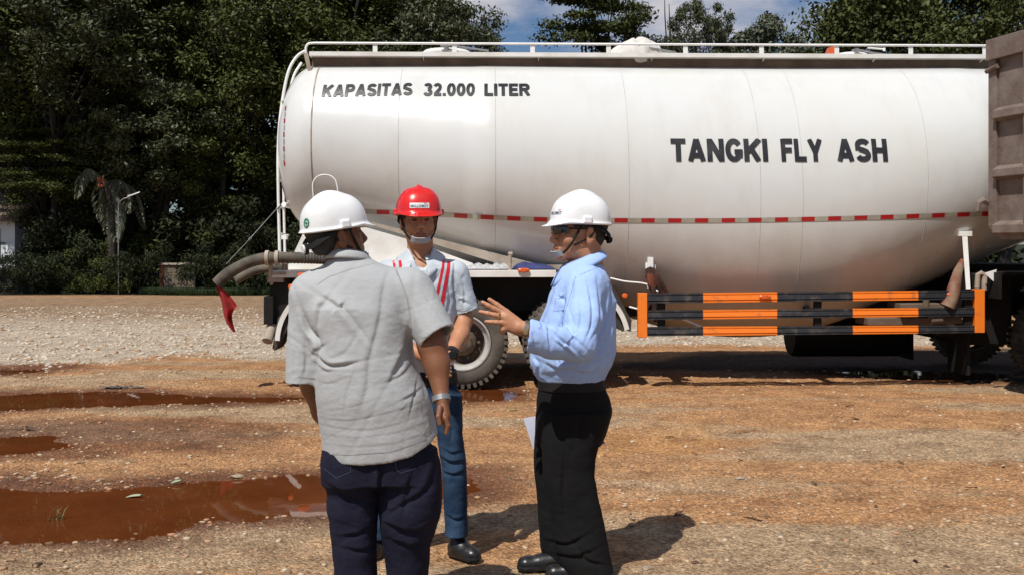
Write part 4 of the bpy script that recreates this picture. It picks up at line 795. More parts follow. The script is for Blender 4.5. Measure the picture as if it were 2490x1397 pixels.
T = [ # name, proto, px, Y, base_h, r0, scale, squash, label
 ('shade_tree', pf[0], 40, 36, 4.5, .22, 1.0, 1.1, 'dark fine-leaved tree at the far left edge behind the white building'),
 ('shade_tree', pf[1], 175, 37.0, 3.6, .20, 1.1, 1.2, 'wide layered shade tree left of the palm, crown above frame'),
 ('shade_tree', pf[1], 330, 38, 4.2, .20, 1.0, 1.1, 'dense dark tree standing directly behind the hanging palm fronds'),
 ('broadleaf_tree', pb_[0], 400, 35, 2.9, .17, .78, .78, 'grey-green broadleaf tree above the brick pillar left of the tanker'),
 ('shade_tree', pu[1], 520, 38, 4.6, .24, 1.05, 1.1, 'layered dark shade tree above the broadleaf tree left of the tanker'),
 ('shade_tree', pf[0], 640, 36.5, 2.2, .20, .9, 1.15, 'dark tree whose crown meets the rear head of the tank'),
 ('shade_tree', pf[1], 800, 39, 5.0, .22, 1.1, .95, 'dark fine-leaved tree rising above the KAPASITAS lettering'),
 ('shade_tree', pu[0], 760, 43, 7.4, .26, 1.15, 1.1, 'tall layered tree behind the left end of the tank railing'),
 ('shade_tree', pf[0], 960, 41, 5.0, .22, 1.1, .85, 'dark tree behind the first railing posts of the tank'),
 ('broadleaf_tree', pb_[1], 1062, 36.5, 4.6, .18, .80, .95, 'sunlit broadleaf tree with large leaves at the left end of the sky gap'),
 ('shade_tree', pf[1], 70, 42, 8.5, .24, 1.1, 1.0, 'tall dark tree topping out in the upper left corner'),
 ('broadleaf_tree', pb_[0], 130, 34.5, 5.4, .15, 1.0, .7, 'broadleaf tree with drooping grey leaves in the upper left'),
 ('shade_tree', pf[0], 300, 43, 8.5, .24, 1.1, 1.0, 'tall dark tree behind the palm reaching the top of the frame'),
 ('broadleaf_tree', pb_[1], 480, 44, 8.8, .2, .9, .7, 'broadleaf tree with grey sheen at the top of the frame left of the tank'),
 ('shade_tree', pf[0], 960, 45, 8.0, .24, .9, .7, 'tall dark tree just left of the small white cloud'),
 ('shade_tree', pf[1], 190, 35.5, 1.7, .16, .62, .8, 'low dark tree left of the palm with foliage down to the bushes'),
 ('shade_tree', pu[0], 90, 35.0, 3.2, .16, .55, .7, 'low layered tree above the white building at the left edge'),
 ('shade_tree', pf[0], 560, 36.0, 1.6, .16, .62, .85, 'low dark tree between the block wall stub and the tank head'),
 ('broadleaf_tree', pb_[1], 330, 35.6, 3.6, .15, .6, .55, 'low broadleaf tree with grey leaves right above the palm'),
 ('umbrella_tree', pu[1], 1450, 45, 5.2, .26, 1.12, 1.22, 'wide umbrella-shaped tree with layered crown centred above the tank against the sky'),
 ('umbrella_tree', pu[0], 1650, 47, 4.6, .24, .88, 1.15, 'lower layered tree joining the umbrella tree on its right'),
 ('broadleaf_tree', pb_[0], 1695, 44, 6.9, .14, .52, 1.35, 'slender upright broadleaf tree right of the umbrella tree'),
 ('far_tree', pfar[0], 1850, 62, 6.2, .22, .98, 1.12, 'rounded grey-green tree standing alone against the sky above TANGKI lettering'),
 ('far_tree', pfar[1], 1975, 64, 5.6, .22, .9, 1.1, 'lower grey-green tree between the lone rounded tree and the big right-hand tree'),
 ('mango_tree', pm_[0], 2250, 42, 4.6, .28, 1.12, 1.35, 'big dense green tree filling the top right, behind the railing end'),
 ('mango_tree', pm_[1], 2440, 39, 5.0, .26, 1.0, 1.2, 'dense green tree in the top right corner above the dump truck'),
]
for i, (nm, pr, px, Y, bh, r0, sc_, sq, lb) in enumerate(T):
    tree(nm, pr, (X(px, Y), Y, 0), bh, r0, lb, 'tree', sc_, i*1.3, barkg if 'broad' in nm and px > 1000 else bark, i+5, squash=sq, lean=(random.uniform(-.5,.5), random.uniform(-.5, 0)))
# bare stems poking up
mb = MB(); Y = 52
for px, y0, y1 in ((1617, 90, -6), (1628, 90, 10), (1541, 60, -4)): mb.tube([P(px+3, y0, Y), P(px, (y0+y1)/2, Y), P(px-1, y1, Y)], [.035, .03, .015], 6)
mb.tube([P(1620, 600, Y), P(1619, 88, Y)], .09, 6)
tag(mb.build('bare_tree', barkg, origin=(X(1620, Y), Y, 0)), 'thin bare stems sticking up right of the umbrella tree', 'tree')
# far wood mass behind the left trees
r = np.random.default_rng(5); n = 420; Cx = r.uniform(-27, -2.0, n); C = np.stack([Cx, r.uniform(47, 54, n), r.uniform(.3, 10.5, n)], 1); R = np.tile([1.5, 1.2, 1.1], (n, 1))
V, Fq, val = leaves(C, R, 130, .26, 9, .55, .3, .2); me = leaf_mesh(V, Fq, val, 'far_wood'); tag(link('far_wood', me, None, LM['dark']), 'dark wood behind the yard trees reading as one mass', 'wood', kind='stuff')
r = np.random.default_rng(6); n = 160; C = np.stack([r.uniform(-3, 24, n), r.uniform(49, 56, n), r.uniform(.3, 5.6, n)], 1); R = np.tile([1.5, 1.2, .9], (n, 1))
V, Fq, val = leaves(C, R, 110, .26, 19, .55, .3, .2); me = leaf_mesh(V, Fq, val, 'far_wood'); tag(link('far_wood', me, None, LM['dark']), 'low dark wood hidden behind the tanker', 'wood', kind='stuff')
# bushes along the foot of the trees
pbu = []
for i in range(3):
    r = np.random.default_rng(200+i); n = 26; C = np.stack([r.normal(0, .75, n), r.normal(0, .4, n), np.abs(r.normal(.75, .45, n))], 1); R = np.tile([.42, .4, .34], (n, 1))
    V, Fq, val = leaves(C, R, 230, .058, 210+i, .35, .2, .3, .5); me = leaf_mesh(V, Fq, val, 'foliage'); me.materials.append([LM['fine'], LM['dark'], LM['fine']][i]); pbu.append(me)
def bush(px, Y, sc_, k, label, i):
    t = empty('bush', (X(px, Y), Y, 0), i*2.1, label, 'bush', 'bushes along the edge of the yard'); mb = MB(); rr_ = random.Random(i)
    for _ in range(7): mb.tube([(rr_.uniform(-.3,.3), rr_.uniform(-.2,.2), -.05), (rr_.uniform(-.7,.7), rr_.uniform(-.4,.4), rr_.uniform(.5,1.1))], [.02,.008], 5)
    s_ = mb.build('stems', bark, t); o = bpy.data.objects.new('foliage', pbu[k]); COL.objects.link(o); o.parent = t; s_.scale = o.scale = (sc_, sc_, sc_)
    return t
BU = [(130,32.9,.85,1,'dark bush hiding the wall between the white building and the leaning trunk'),(225,33.0,.8,0,'dark green bush against the wall just left of the street lamp'),(345,32.9,.8,1,'dark bush against the wall just left of the block wall stub'),(300,33.0,.6,0,'little dark bush at the foot of the street lamp'),(30,32.7,.55,1,'little dark bush at the left edge below the white building'),(520,32.9,.75,1,'dark bush against the wall just right of the block wall stub'),
 (95,33.9,.8,1,'dark bush at the right corner of the white building'),(170,34.2,1.2,1,'dark bush between the leaning trunk and the left edge'),(215,34.0,.8,2,'small grey-leaved bush left of the street lamp'),
 (330,35,1.3,2,'grey-green bush right of the street lamp pole'),(470,35.2,1.45,0,'leafy green bush rising behind the brick pillar'),(545,34.2,1.0,1,'dark bush between brick pillar and hose end'),
 (600,33.4,.7,0,'low green bush below the hose beside the flag'),(655,34.0,1.5,1,'dark bush right behind the rear of the tanker'),(260,36,1.7,1,'dark bush behind the street lamp'),(400,36,1.8,1,'tall dark bush left of the brick pillar'),
 (20,36.5,.9,1,'dark bush behind the white building at the left edge'),(560,36.5,1.9,1,'tall dark bush behind the hose end'),(120,37,1.9,1,'tall dark bush behind the left trunks')]
for i, (px, Y, s_, k, lb) in enumerate(BU): bush(px, Y, s_, k, lb, i)
# bare trunks seen in the gloom
for i, (px0, py0, px1, py1, Y, r_, lb) in enumerate([(125,700,150,470,34.6,.12,'leaning grey trunk in the gloom left of the palm'),(408,690,402,520,34.9,.14,'upright trunk catching orange light above the brick pillar'),(560,690,540,470,35.5,.13,'slender dark trunk left of the stay wire'),(243,690,255,440,35.4,.13,'dark trunk behind the palm fronds')]):
    mb = MB(); mb.tube(spline([P(px0, py0+25, Y), P((px0+px1)/2+3, (py0+py1)/2, Y), P(px1, py1, Y), P(px1+20, py1-180, Y)], 5), [r_*1.2]*5+[r_]*5+[r_*.8]*6, 10); c0 = P(px0, 0, Y); tag(mb.build('slender_tree', barkg, smooth=True, origin=(c0.x, Y, 0)), lb, 'tree')
# palm with hanging fronds
Yp = 33.6; pc = P(262, 440, Yp); palm = empty('palm_tree', (pc.x, Yp, 0), 0, 'palm with long drooping fronds behind the street lamp', 'palm')
mb = MB(); mb.tube(spline([(0, .2, -.1), (.1, .15, 2), (0, 0, pc.z)], 6), [.16]*7+[.13]*6, 12); mb.build('trunk', barkg, palm, smooth=True)
pmat = mat('palm_leaf', (.035,.045,.016), (.065,.066,.028), rough=.5, scale=2)
def frond(tipx, tipy, side, arch, wl, dy=0.):
    tp = P(tipx, tipy, Yp-.2)+Vector((0, dy, 0))-Vector((pc.x, Yp, 0)); st = Vector((0, 0, pc.z)); md = st.lerp(tp, .4)+Vector((side*arch, 0, arch)); pts = spline([st, md, tp], 14); mb = MB(); mb.tube(pts, [.022*(1-.8*i/(len(pts)-1)) for i in range(len(pts))], 6)
    for i in range(2, len(pts)):
        for k_ in (0, .33, .66):
            p = pts[i-1].lerp(pts[i], k_); l = wl*math.sin(math.pi*min(1, (i+k_)/len(pts)*.85+.12))*random.uniform(.85, 1.05)
            for sg in (-1, 1):
                e = p+Vector((sg*l*.55, random.uniform(-.12,.12), -l*.85)); m_ = p.lerp(e, .5)+Vector((sg*.03, 0, .03)); w2 = Vector((.012, .006, .012)); mb.add([p-w2, p+w2, m_+w2*1.3, e, m_-w2*1.3], [(0,1,2,3,4)])
    mb.build('frond', pmat, palm)
frond(285, 592, .25, .25, .75); frond(316, 520, .6, .35, .45); frond(232, 540, -.4, .4, .5, .4); frond(180, 485, -.5, .6, .45, .2); frond(340, 560, .7, .4, .4, .5); frond(250, 570, -.1, .2, .5, .3)
# orange flower cluster by the palm
mb = MB(); c0 = P(246, 441, 33.1)
bm = bmesh.new()
for i in range(22): bmesh.ops.create_icosphere(bm, subdivisions=1, radius=.035, matrix=Matrix.Translation((random.uniform(-.09,.09), random.uniform(-.08,.08), random.uniform(-.15,.15)))@Matrix.Diagonal((1,.7,1.4,1)))
me = bpy.data.meshes.new('palm_fruit'); bm.to_mesh(me); bm.free(); o = link('palm_fruit', me, palm, mat('palm_fruit', (.30,.08,.02), rough=.6)); o.location = (c0.x-pc.x, -.5, c0.z)
# street lamp
Yl = 32.2; b0 = P(288, 700, Yl); lp = empty('street_lamp', (b0.x, Yl, 0), 0, 'slim white street lamp with curved arm in front of the palm', 'street lamp')
mb = MB(); mb.tube([(0,0,-.1),(0,0,P(0,500,Yl).z)], [.022,.018], 10); mb.tube(spline([(0,0,P(0,500,Yl).z),(.03,0,P(0,492,Yl).z),(.14,0,P(0,484,Yl).z),(.3,0,P(0,480,Yl).z)], 6), .015, 8); mb.build('pole', M['steel'], lp, smooth=True)
z = P(0,475,Yl).z; mb = MB(); mb.hexa([(.28,-.06,z-.07),(.66,-.05,z+.08),(.66,.05,z+.08),(.28,.06,z-.07),(.28,-.04,z-.01),(.66,-.03,z+.12),(.66,.03,z+.12),(.28,.04,z-.01)]); mb.build('lamp_head', M['steel'], lp, bevel=.01)
# brick pillar
Yq = 33.0; a0_, b0 = P(388, 0, Yq), P(474, 0, Yq); zt_ = P(0, 640, Yq).z
m = bpy.data.materials.new('brick'); m.use_nodes = True; nt = m.node_tree; b = nt.nodes['Principled BSDF']; br = nt.nodes.new('ShaderNodeTexBrick'); br.inputs['Scale'].default_value = 3.2; br.inputs['Color1'].default_value = (.14,.11,.075,1); br.inputs['Color2'].default_value = (.19,.15,.10,1); br.inputs['Mortar'].default_value = (.09,.075,.06,1); br.inputs['Mortar Size'].default_value = .015
tcn = nt.nodes.new('ShaderNodeTexCoord'); mpn = nt.nodes.new('ShaderNodeMapping'); mpn.inputs['Rotation'].default_value = (math.radians(90), 0, 0); nt.links.new(tcn.outputs['Object'], mpn.inputs[0]); nt.links.new(mpn.outputs[0], br.inputs['Vector']); nt.links.new(br.outputs[0], b.inputs['Base Color']); b.inputs['Roughness'].default_value = .95
pil = empty('brick_pillar', (a0_.x, Yq, 0), 0, 'squat block wall stub with flat cap at the foot of the trees', 'wall')
wd_ = b0.x-a0_.x; mb = MB(); mb.box((.12, 0, -.05), (wd_, .5, zt_-.06)); mb.build('blockwork', m, pil); mb = MB(); mb.box((-.04, -.05, zt_-.059), (wd_+.04, .55, zt_)); mb.build('cap', M['dusty_beige'], pil, bevel=.01); mb = MB(); mb.box((0, -.02, -.05), (.119, .52, zt_-.06)); mb.build('corner_post', M['rust'], pil)
# low boundary wall in a near-black mottled tone
for i, (pa, pb2, lb) in enumerate(((-120, 383, 'low dark wall running from the left edge to the block wall stub'), (482, 690, 'low dark wall between the block wall stub and the tanker'))):
    A, B = P(pa, 0, 33.3), P(pb2, 0, 33.3); mb = MB(); zz = P(0, 664, 33.3).z; L_ = B.x-A.x
    mb.box((0, 0, -.05), (L_, .15, zz)); mb.box((-.02, -.03, zz+.001), (L_+.02, .18, zz+.06))
    for x in np.arange(0, L_, 2.4): mb.box((x, -.06, -.05), (x+.2, -.001, zz+.0))
    tag(mb.build('boundary_wall', mat('dark_wall', (.022,.021,.016), (.012,.011,.009), rough=.95, scale=2), origin=None), lb, 'wall').location = (A.x, 33.3, 0)
# white building at left edge
bl = empty('white_building', (P(36, 0, 34.6).x, 34.6, 0), 0, 'white painted building showing through a gap at the left edge', 'building')
mb = MB(); z1 = P(0, 538, 34.6).z; mb.box((-6, 0, -.05), (0, 4, z1)); mb.build('wall', mat('lime_wall', (.72,.74,.74), (.5,.56,.55), rough=.8, scale=1.5, lo=.5, hi=.62), bl)
mb = MB(); mb.prism([(-6.3,-.4,z1), (.3,-.4,z1), (.3,4.4,z1), (-6.3,4.4,z1)], (0, 0, .08)); mb.prism([(-6.3,-.4,z1+.081), (-6.3,4.4,z1+.081), (-6.3,2,z1+1.1)], (6.6, 0, 0)); mb.build('roof', M['shade_brown'], bl)
mb = MB(); mb.box((-.75, -.03, z1-1.15), (-.70, -.001, z1-.25)); mb.box((-.5,-.03,z1-1.15),(-.47,-.001,z1-.25)); mb.box((-.95,-.03,z1-.72),(-.3,-.002,z1-.69)); mb.build('window_bars', M['black_steel'], bl)
# grass verge
r = np.random.default_rng(77); n = 26000; xg = r.uniform(-11.2, -6.5, n); yg = 32.0+r.random(n)**1.5*1.6+.4*np.sin(xg*.9); hg = r.uniform(.05, .22, n); a_ = r.uniform(0, 6.28, n); wv = .02
V = np.stack([np.stack([xg-wv*np.cos(a_), yg-wv*np.sin(a_), np.zeros(n)-.02], 1), np.stack([xg+wv*np.cos(a_), yg+wv*np.sin(a_), np.zeros(n)-.02], 1), np.stack([xg+r.normal(0, .05, n), yg+r.normal(0, .05, n), hg], 1)], 1).reshape(-1, 3)
me = npmesh('grass', V, np.arange(n*3).reshape(-1, 3)); tag(link('grass', me, None, mat('verge_grass', (.035,.065,.012), (.02,.032,.008), rough=.7, scale=.6)), 'short green grass along the foot of the wall', 'grass', kind='stuff')
# ------------------------------------------------------------------ distance-field modelling of people
from mathutils.bvhtree import BVHTree
f32 = np.float32
def cap(p, a, b, ra, rb, S=(1, 1, 1)):
    x, y, z = (p[0]-a[0])/S[0], (p[1]-a[1])/S[1], (p[2]-a[2])/S[2]; h = [(b[i]-a[i])/S[i] for i in range(3)]; L = sum(q*q for q in h)+1e-9
    t = np.clip((x*h[0]+y*h[1]+z*h[2])/L, 0, 1); return (np.sqrt((x-h[0]*t)**2+(y-h[1]*t)**2+(z-h[2]*t)**2)-(ra+(rb-ra)*t))*min(S)
def ell(p, c, r):
    x, y, z = p[0]-c[0], p[1]-c[1], p[2]-c[2]; k0 = np.sqrt((x/r[0])**2+(y/r[1])**2+(z/r[2])**2); k1 = np.sqrt((x/r[0]**2)**2+(y/r[1]**2)**2+(z/r[2]**2)**2)+1e-6; return k0*(k0-1)/k1
def smin(a, b, k): h = np.maximum(k-np.abs(a-b), 0)/k; return np.minimum(a, b)-h*h*k*.25
def smax(a, b, k): return -smin(-a, -b, k)
def smins(k, *d):
    r = d[0]
    for q in d[1:]: r = smin(r, q, k)
    return r
def stack(p, kn, yaw=0., n=2.4, cut=True):
    """kn rows (z, cx, cy, a, b) any order"""
    kn = np.array(sorted(kn)); z = p[2]; f = [np.interp(z, kn[:, 0], kn[:, i]).astype(f32) for i in (1, 2, 3, 4)]
    u, v = p[0]-f[0], p[1]-f[1]
    if yaw: c, s = math.cos(yaw), math.sin(yaw); u, v = u*c+v*s, -u*s+v*c
    d = ((np.abs(u/f[2])**n+np.abs(v/f[3])**n)**(1/n)-1)*np.minimum(f[2], f[3])
    if cut: d = np.maximum(d, np.maximum(z-kn[-1, 0], kn[0, 0]-z))
    return d
def edges(rows, Y, dy=None):
    """rows: (py, px_left, px_right, half_depth[, dy]) at distance Y -> stack knots"""
    o = []
    for r_ in rows:
        k = Y/F; o.append((H-(r_[0]-CY)*k, ((r_[1]+r_[2])/2-CX)*k, Y+(r_[4] if len(r_) > 4 else 0), (r_[2]-r_[1])/2*k, r_[3]))
    return o
def smooth_knots(kn, m=60):
    kn = np.array(sorted(kn)); z = np.linspace(kn[0, 0], kn[-1, 0], m); s = (kn[-1, 0]-kn[0, 0])*.03; out = []
    for q in z: out.append([q]+[float(np.mean([np.interp(q+d, kn[:, 0], kn[:, i]) for d in np.linspace(-s, s, 5)])) for i in range(1, 5)])
    return out
def snet(f, lo, hi, h):
    n = [int(math.ceil((hi[i]-lo[i])/h))+1 for i in range(3)]; ax_ = [(lo[i]+h*np.arange(n[i])).astype(f32) for i in range(3)]
    X3, Y3, Z3 = np.meshgrid(*ax_, indexing='ij', copy=False); v = np.asarray(f((X3, Y3, Z3)), dtype=f32); s = v < 0
    cs = np.zeros([q-1 for q in n], np.int8)
    for i in (0, 1):
        for j in (0, 1):
            for k in (0, 1): cs += s[i:n[0]-1+i, j:n[1]-1+j, k:n[2]-1+k]
    I, J, K = np.nonzero((cs > 0) & (cs < 8)); idx_ = np.full(cs.shape, -1, np.int32); idx_[I, J, K] = np.arange(len(I))
    cv = {(i, j, k): v[I+i, J+j, K+k] for i in (0, 1) for j in (0, 1) for k in (0, 1)}
    acc = np.zeros((len(I), 3)); cnt = np.zeros(len(I))
    for a in cv:
        for d in range(3):
            if a[d] == 0:
                b = list(a); b[d] = 1; b = tuple(b); m_ = (cv[a] < 0) != (cv[b] < 0); t = np.where(m_, cv[a]/(cv[a]-cv[b]+1e-12), 0)
                for q in range(3): acc[:, q] += np.where(m_, a[q]+(t if q == d else 0), 0)
                cnt += m_
    V = (acc/cnt[:, None]+np.stack([I, J, K], 1))*h+np.array(lo); Fs = []
    for d in range(3):
        e1, e2 = (d+1) % 3, (d+2) % 3; sl = [slice(None)]*3; sl0 = list(sl); sl1 = list(sl); sl0[d] = slice(0, n[d]-1); sl1[d] = slice(1, n[d])
        A_, B_ = s[tuple(sl0)], s[tuple(sl1)]; I2 = np.argwhere(A_ != B_); ok = (I2[:, e1] > 0) & (I2[:, e2] > 0) & (I2[:, e1] < n[e1]-1) & (I2[:, e2] < n[e2]-1); I2 = I2[ok]; inside = A_[tuple(I2.T)]
        def g(o1, o2): q = I2.copy(); q[:, e1] -= o1; q[:, e2] -= o2; return idx_[tuple(q.T)]
        q4 = np.stack([g(1, 1), g(0, 1), g(0, 0), g(1, 0)], 1); q4[~inside] = q4[~inside][:, ::-1]; Fs.append(q4)
    return V, np.concatenate(Fs)
def vnormals(V, Fq):
    n = np.cross(V[Fq[:, 2]]-V[Fq[:, 0]], V[Fq[:, 3]]-V[Fq[:, 1]]); N = np.zeros_like(V)
    for i in range(4): np.add.at(N, Fq[:, i], n)
    return N/(np.linalg.norm(N, axis=1)[:, None]+1e-12)
def relax(V, Fq, it=2, lam=.5):
    E = np.concatenate([Fq[:, [0, 1]], Fq[:, [1, 2]], Fq[:, [2, 3]], Fq[:, [3, 0]]]); E = np.concatenate([E, E[:, ::-1]])
    c = np.bincount(E[:, 0], minlength=len(V))[:, None]+1e-9
    for _ in range(it):
        s = np.stack([np.bincount(E[:, 0], V[E[:, 1], i], len(V)) for i in range(3)], 1)/c; V = V+(s-V)*lam
    return V
def seg_d(x, y, pl, taper=True):
    d = np.full(len(x), 1e9); e = np.zeros(len(x)); sg_ = np.zeros(len(x)); n = len(pl)-1
    for i in range(n):
        (ax_, ay), (bx, by) = pl[i], pl[i+1]; ex, ey = bx-ax_, by-ay; t = np.clip(((x-ax_)*ex+(y-ay)*ey)/(ex*ex+ey*ey), 0, 1)
        q = np.hypot(x-ax_-ex*t, y-ay-ey*t); m_ = q < d; d = np.where(m_, q, d); e = np.where(m_, (i+t)/n, e)
        nx_, ny_ = -ey, ex
        if nx_+ny_ < 0: nx_, ny_ = -nx_, -ny_
        sg_ = np.where(m_, ((x-ax_)*nx_+(y-ay)*ny_)/math.hypot(ex, ey), sg_)
    return d, sg_, np.sin(np.pi*np.clip(e, .04, .96))**.5
def folds(V, N, lst, Yref):
    """press creases into cloth; each fold (polyline in photo pixels, depth m, width px)"""
    px = CX+V[:, 0]/V[:, 1]*F; py = CY-(V[:, 2]-H)/V[:, 1]*F; face = np.clip(-N[:, 1]*1.6, 0, 1); D = np.zeros(len(V))
    for pl, amp, wd in lst:
        pts = [(q.x, q.y) for q in spline([(a[0], a[1], 0) for a in pl], 5)]
        d, s, e = seg_d(px, py, pts); D += amp*e*(-.62*s/np.sqrt(s*s+(.45*wd)**2)*np.exp(-(d/(2.3*wd))**2)-.38*np.exp(-((s-.5*wd)/wd)**2))
    return V+N*(D*face)[:, None]
def wrinkle(V, N, amp, sx, sy, sz, seed, pw=1):
    n = fbm(V[:, 0]*sx, V[:, 1]*sy, V[:, 2]*sz, 3, seed); n = np.sign(n)*np.abs(n)**pw; return V+N*(n*amp)[:, None]
def ridges(V, N, amp, sc, seed, st=(1, 1, 1)):
    n = 1-np.abs(fbm(V[:, 0]*sc*st[0], V[:, 1]*sc*st[1], V[:, 2]*sc*st[2], 2, seed))*2.2; return V+N*(np.maximum(n, 0)**2.5*amp)[:, None]
def pmesh(name, V, Fq, parent, mt, root, tint=None, smooth=True):
    me = npmesh(name, V-np.array(root), Fq)
    if tint is not None:
        a = me.color_attributes.new('tint', 'FLOAT_COLOR', 'POINT'); a.data.foreach_set('color', np.concatenate([tint, np.ones((len(V), 1))], 1).astype(f32).ravel())
    return link(name, me, parent, mt, smooth)
def join(parts):
    Vs = []; Fs = []; Ts = []; o = 0
    for V, Fq, T_ in parts: Vs.append(V); Fs.append(Fq+o); Ts.append(T_ if T_ is not None else np.ones((len(V), 3))); o += len(V)
    return np.concatenate(Vs), np.concatenate(Fs), np.concatenate(Ts)
def bounds(pts, m):
    a = np.array([tuple(q) for q in pts]); return a.min(0)-m, a.max(0)+m
# cloth / skin materials
def cloth(name, c, c2, scale=3., weave=42., bump=.0022, rough=.85, **k):
    m = mat(name, c, c2, rough=rough, scale=scale, bump=bump, bscale=weave, spec=.25, **k); b = m.node_tree.nodes['Principled BSDF']; b.inputs['Sheen Weight'].default_value = .08 if max(c) > .3 else 0; b.inputs['Specular IOR Level'].default_value = .15; return m
def skin(name, c): 
    m = mat(name, c, tuple(q*.78 for q in c), rough=.5, scale=14, bump=.0012, bscale=160, spec=.45, attr='tint'); b = m.node_tree.nodes['Principled BSDF']; b.inputs['Subsurface Weight'].default_value = .08; b.inputs['Subsurface Radius'].default_value = (.012, .004, .002); b.inputs['Subsurface Scale'].default_value = .5; return m
M['black_webbing'] = cloth('black_webbing', (.012,.012,.013), (.02,.02,.02)); M['hair'] = mat('hair', (.007,.006,.006), (.014,.013,.012), rough=.6, scale=60, bump=.003, bscale=180)
M['pad'] = cloth('chin_pad', (.46,.47,.48), (.34,.35,.37)); M['leather'] = mat('black_leather', (.010,.010,.011), (.05,.038,.028), lo=.5, hi=.8, rough=.36, scale=20, bump=.001, bscale=40)
M['belt'] = mat('belt_leather', (.008,.008,.009), (.014,.012,.011), rough=.6, spec=.2); M['sole'] = mat('sole', (.02,.018,.016), rough=.9)
# ---- head, local frame: x side, y forward, z up, origin between the eyes' level
def head_sdf(q, ear_y=-.012):
    x, y, z = q; ax_ = np.abs(x); qa = (ax_, y, z)
    d = ell(q, (0,-.018,.036), (.076,.096,.084)); d = smin(d, ell(q, (0,.022,-.030), (.060,.066,.078)), .03)
    d = smin(d, ell(qa, (.030,.005,-.062), (.028,.050,.032)), .03)                       # jaw
    d = smin(d, ell(q, (0,.070,-.092), (.026,.020,.019)), .022)
    d = smin(d, ell(qa, (.042,.056,-.026), (.022,.022,.020)), .025); d = smin(d, cap(qa, (.008,.086,.022), (.045,.070,.024), .010, .009), .015)
    d = smax(d, -ell(qa, (.031,.098,.002), (.018,.018,.013)), .012); d = smin(d, ell(qa, (.031,.075,.001), (.014,.013,.012)), .004)
    d = smin(d, cap(q, (0,.086,.012), (0,.108,-.028), .0085, .0125), .012); d = smin(d, ell(qa, (.013,.098,-.034), (.0095,.011,.009)), .006)
    d = smax(d, -ell(qa, (.007,.106,-.043), (.004,.005,.004)), .003)
    d = smin(d, ell(q, (0,.080,-.062), (.028,.020,.020)), .014); d = smin(d, cap(qa, (0,.0985,-.0575), (.020,.086,-.061), .0055, .0035), .004); d = smin(d, cap(qa, (0,.0970,-.0700), (.017,.087,-.066), .0062, .004), .004)
    d = smax(d, -cap(qa, (0,.106,-.0635), (.022,.090,-.0635), .0022, .0015), .002)
    e = ell(qa, (.080,ear_y,-.008), (.009,.020,.034)); e = smax(e, -ell(qa, (.091,ear_y+.002,-.004), (.009,.011,.020)), .005); e = smin(e, ell(qa, (.078,ear_y+.004,-.034), (.008,.010,.011)), .006); d = smin(d, e, .006)
    return d
def head_tint(q):
    x, y, z = q[:, 0], q[:, 1], q[:, 2]; ax_ = np.abs(x); T_ = np.ones((len(x), 3)); fr = y > .05
    def mul(m_, c): T_[m_] *= c
    mul(fr & (np.abs(z-.024+.12*(ax_-.03)**2*10) < .0055) & (ax_ > .012) & (ax_ < .052), np.array([.18,.18,.2]))
    ey = fr & (((ax_-.031)/.0135)**2+((z-.001)/.006)**2 < 1); mul(ey, np.array([.25,.28,.35]))
    mul((y > .08) & (((x)/.024)**2+((z+.064)/.012)**2 < 1), np.array([.80,.58,.58]))
    mul((y > .088) & (np.abs(z+.0635) < .002) & (ax_ < .023), np.array([.4,.3,.3])); return T_
class Head:
    def __init__(s, c, fwd, pitch=0, scale=1., ear_y=-.012, roll=0):
        yaw = math.atan2(-fwd[0], fwd[1]); s.R = np.array((Matrix.Rotation(yaw, 3, 'Z')@Matrix.Rotation(math.radians(pitch), 3, 'X')@Matrix.Rotation(math.radians(roll), 3, 'Y'))); s.c = np.array(c); s.s = scale; s.ear = ear_y
    def w(s, p): return np.array(p, float)@s.R.T*s.s+s.c
    def loc(s, p): x, y, z = (p[i]-s.c[i] for i in range(3)); R = s.R; return tuple((x*R[0, j]+y*R[1, j]+z*R[2, j])/s.s for j in range(3))
    def sdf(s, p): return head_sdf(s.loc(p), s.ear)*s.s
def V3(*a): return np.array(a, float)
helmet_cache = []
def helmet_sdf(q):
    x, y, z = q; d = ((np.abs(x/.115)**2.5+np.abs((y+.004)/.134)**2.5+np.abs((z-.03)/.143)**2.5)**.4-1)*.125; d = smin(d, ell((np.abs(x), y, z), (0,-.010,.030), (.042,.126,.157)), .010)
    d = smin(d, ell((np.abs(x), y, z), (.066,-.010,.030), (.012,.105,.128)), .010)
    d = np.maximum(d, .030-z); rim = ell(q, (0,-.004,.0335), (.127,.148,.0085)); d = smin(d, rim, .010)
    zz = z-(.032-.20*np.maximum(y-.08, 0)); d = smin(d, ell((x, y, zz), (0,.085,0), (.098,.088,.0075)), .010)
    for sg in (-1, 1): d = smin(d, np.maximum(np.maximum(np.abs(x-sg*.119)-.008, np.abs(y+.0)-.018), np.abs(z-.048)-.012), .006)
    inner = ((np.abs(x/.108)**2.5+np.abs((y+.004)/.127)**2.5+np.abs((z-.028)/.135)**2.5)**.4-1)*.12; return smax(d, -inner, .004)
def helmet(hd, parent, root, mt, kit, label=None):
    if not helmet_cache: helmet_cache.append(snet(helmet_sdf, (-.15,-.17,.0), (.15,.19,.205), .003))
    V, Fq = helmet_cache[0]; V = relax(V, Fq, 2); Vw = V@hd.R.T*hd.hs+hd.c; o = pmesh('hard_hat', Vw, Fq, parent, mt, root); 
    if label: o['label'] = label
    return o, BVHTree.FromPolygons([tuple(v) for v in Vw], [tuple(int(i) for i in f) for f in Fq])
